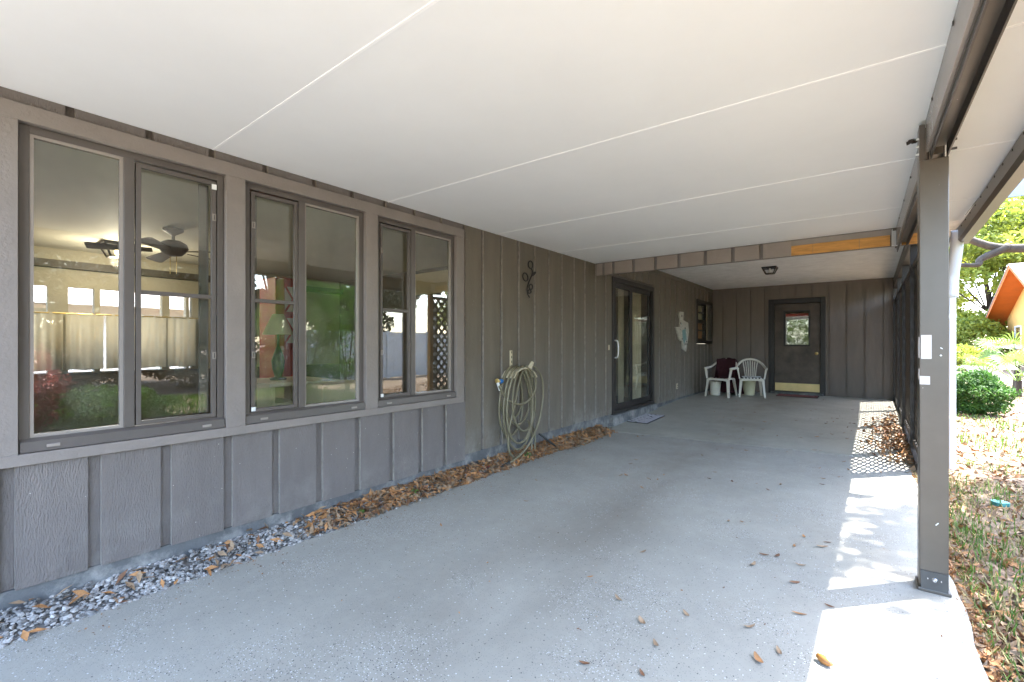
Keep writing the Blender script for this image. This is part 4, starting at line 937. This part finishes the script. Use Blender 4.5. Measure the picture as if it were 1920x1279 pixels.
palmetto(3.3, 18.3, 1.5, 16, .9, 'tall fan palm in front of the orange house'); palmetto(2.6, 17.6, 1.0, 10, .6, 'low fan palm left of the taller fan palm'); palmetto(2.95, 16.3, .9, 10, .6, 'spreading fan palm nearest to the slab')
def tub(x, y, r, h, label):
    z = float(gz(x, y)); t = thing('plant_tub', label, 'plant pot', (x, y, z)); MB().lathe([(r*.75, -.03), (r, h), (r*1.06, h), (r*1.06, h+.03), (r*.9, h+.03), (r*.9, h-.02)], (x, y, z), 16).build('tub', 'terracotta', t)
    n = 160; p = blob(n, (x, y, z+h+.16), (r*1.2, r*1.2, .22), .2); u, v = leafaxes(n, .07, .012, .2); quads('leaves', p, u, v, 'palm_leaf', t, fold=.3)
tub(2.86, 20.5, .26, .42, 'large white plant tub in the leaf litter'); tub(3.24, 20.9, .24, .34, 'smaller white plant tub right of the large one')
def tree(name, label, x, y, h, c, r, n, m, L, trunk_r=.2, clumps=26, limbs=(), group=None, extra=()):
    z = float(gz(x, y)); t = thing(name, label, 'tree', (x, y, z), group)
    b = MB(); b.tube(spline([(x, y, z-.2), (x+.1, y+.05, z+h*.35), (x+(c[0]-x)*.5, y+(c[1]-y)*.5, c[2]), (c[0], c[1], c[2]+r[2]*.5)], 4), [trunk_r*(1-.8*i/12) for i in range(13)], 9); b.build('trunk', 'bark', t, smooth=True)
    cc = blob(clumps, c, r, .25); per = n//clumps
    if extra: cc = np.concatenate([cc[len(extra):], np.array(extra)])
    bl = MB()
    for q in list(cc[:14])+list(extra): bl.tube([(x+(c[0]-x)*.4, y+(c[1]-y)*.4, c[2]-r[2]*.35), tuple((Vector(q)+Vector((x, y, c[2])))/2+Vector((0, 0, .2))), tuple(q)], [trunk_r*.2, trunk_r*.12, .01], 6)
    for l in limbs: pts = spline(l[0], 5); bl.tube(pts, [l[1]*(1-.7*i/len(pts)) for i in range(len(pts))], 8)
    bl.build('limb', 'bark', t, smooth=True)
    crs = rng.uniform(.12, .30, clumps)*max(r)
    if extra: crs[-len(extra):] = .5
    cr = np.repeat(crs, per); d = rdir(clumps*per)*np.cbrt(rng.uniform(0, 1, (clumps*per, 1)))
    p = np.repeat(cc, per, 0)+d*cr[:, None]*np.array([1.2, 1.2, .7]); u, v = leafaxes(len(p), L, L*.55, .5)
    quads('crown', p, u, v, m, t, fold=.3); return t
tree('oak_tree', 'spreading oak whose bare limb reaches over the lawn', 6.6, 14.6, 5, (5.3, 7.7, 7.2), (1.9, 3.4, 1.4), 21000, 'oak_leaf', .075, .38, 46, extra=((3.0, 6.9, 7.0), (3.5, 7.4, 7.3), (3.05, 6.3, 6.8), (3.6, 5.6, 7.1), (4.1, 6.6, 7.2), (4.4, 5.0, 7.0), (3.75, 4.7, 7.2)),
     limbs=(([(6.6, 14.6, 2.6), (5.0, 14.5, 3.1), (3.2, 14.4, 3.25), (2.3, 14.4, 3.36), (1.5, 14.1, 3.75), (.6, 13.8, 4.0)], .14), ([(2.5, 14.4, 3.36), (2.05, 14.3, 3.12), (1.95, 14.2, 2.98), (1.3, 14.0, 3.05)], .09), ([(6.6, 14.6, 3), (5, 15, 4.2), (3.6, 15.5, 4.9), (2.6, 15.5, 5.0)], .10)))
for i, (x, y, c, r, n, lb) in enumerate(((5.5, 36, (5.2, 36, 4.6), (4.0, 3.5, 4.4), 24000, 'bright leafy tree directly right of the downspout'), (9.5, 40, (9.2, 40, 6.5), (5, 4, 5.6), 22000, 'large yellow green tree behind the orange house'), (3, 47, (3.2, 47, 6.5), (5.5, 4, 6.0), 20000, 'far leafy tree behind the downspout'), (15, 44, (14, 44, 7.5), (6, 5, 6), 14000, 'tall leafy tree far behind the orange house roof'),
        (13, 22, (12.8, 22, 4), (3.4, 3.6, 2.8), 12000, 'round tree beyond the right garden mirrored in the windows'), (12.5, 12, (12.5, 12, 3.6), (2.6, 3.8, 2.6), 16000, 'leafy tree behind the white fence mirrored in the windows'), (13, 4, (13, 4, 3.9), (2.4, 4.0, 3.0), 18000, 'leafy tree beyond the lawn mirrored in the largest window'), (11.5, 8, (11.5, 8, 3.6), (2.2, 3.0, 3.0), 16000, 'dark leafy tree rising behind the start of the white fence'), (12, -4, (12, -4, 3.7), (2.5, 3.8, 2.8), 14000, 'tree at the near end of the garden fence'))):
    tree('leafy_tree', lb, x, y, 6, c, r, n, 'tree_leaf' if y > 15 else 'dark_leaf', .13, .22, 40, group='trees beyond the garden')
shrub('understory_shrub', 'pale green understory bush left of the potted plants', (3.1, 26, .6), (.9, 1.4, .55), 4500, 'tree_leaf', .07); shrub('understory_shrub', 'sunny yellow green bush below the leafy trees', (4.3, 33, 1.3), (1.7, 1.6, 1.2), 6000, 'tree_leaf', .10)
# white vinyl fence on the right side of the garden, seen in the window reflections
FE = thing('vinyl_fence', 'white vinyl privacy fence mirrored in the middle window', 'fence', (8.5, 6, 0))
yy = 7.0
while yy < 18:
    box('fence_post', 'vinyl_white', FE, 8.44, 8.56, yy-.06, yy+.06, -.2, 1.75)
    for k in range(9):
        box('fence_board', 'vinyl_white', FE, 8.485, 8.515, yy+.065+k*.208, yy+.065+k*.208+.203, -.05, 1.62)
    box('fence_rail', 'vinyl_white', FE, 8.47, 8.53, yy+.06, yy+1.94, 1.62, 1.70); yy += 2.0

# ---------------------------------------------------------------- the neighbours' houses
NH = thing('orange_house', 'orange stucco house with rust coloured eaves and pale shingle roof', 'house', (6.5, 28.8, .3))
s_ = 1.5
Xg, Yr, zr, Ye, ze = 5.0, 28.9, 4.68, 34.3, 2.32; Yn = 2*Yr-Ye; Xw = 5.75; XE = 16
def roofz(y): return zr-(zr-ze)*abs(y-Yr)/(Ye-Yr)
MB().prism([(Yn+.7, 0.1), (Ye-.7, 0.1), (Ye-.7, roofz(Ye-.7)-.12), (Yr, zr-.14), (Yn+.7, roofz(Yn+.7)-.12)], 'x', Xw, XE-.6).build('wall', 'stucco_orange', NH)
for sgn, ye in ((1, Ye), (-1, Yn)):
    MB().prism([(Yr, zr-.12), (ye, ze-.12), (ye, ze), (Yr, zr)], 'x', Xg+.03, XE).build('roof_soffit', 'orange_paint', NH)
    sl = MB().prism([(Yr, zr+.002), (ye, ze+.002), (ye+sgn*.05, ze+.02), (Yr, zr+.045)], 'x', Xg-.03, XE+.05).build('roof', 'shingle', NH)
    MB().prism([(Yr, zr-.16), (ye, ze-.16), (ye, ze), (Yr, zr)], 'x', Xg-.005, Xg+.028).build('barge_board', 'orange_paint', NH)
wn = ring(MB(), Xw-.03, Xw+.01, 31.0, 32.1, 1.0, 2.1, .07).build('window', 'white_paint', NH); box('pane', 'glass_pane', wn, Xw-.012, Xw-.006, 31.07, 32.03, 1.07, 2.03)
WH = thing('white_house', 'white neighbouring house seen through the sunroom windows', 'house', (-14, 2, 0))
box('wall', 'vinyl_white', WH, -16, -12.5, -4, 9, -.1, 2.2)
MB().prism([(-11.9, 2.15), (-14.5, 3.4), (-17, 2.15), (-17, 2.05), (-14.5, 3.3), (-11.9, 2.05)], 'y', -4.5, 9.5).build('roof', 'shingle', WH); box('gutter', 'white_paint', WH, -11.98, -11.85, -4.5, 9.5, 2.0, 2.14)
wn = ring(MB(), -12.53, -12.46, .6, 1.8, .9, 2.0, .07).build('window', 'white_paint', WH); box('pane', 'glass_pane', wn, -12.50, -12.49, .67, 1.73, .97, 1.93)
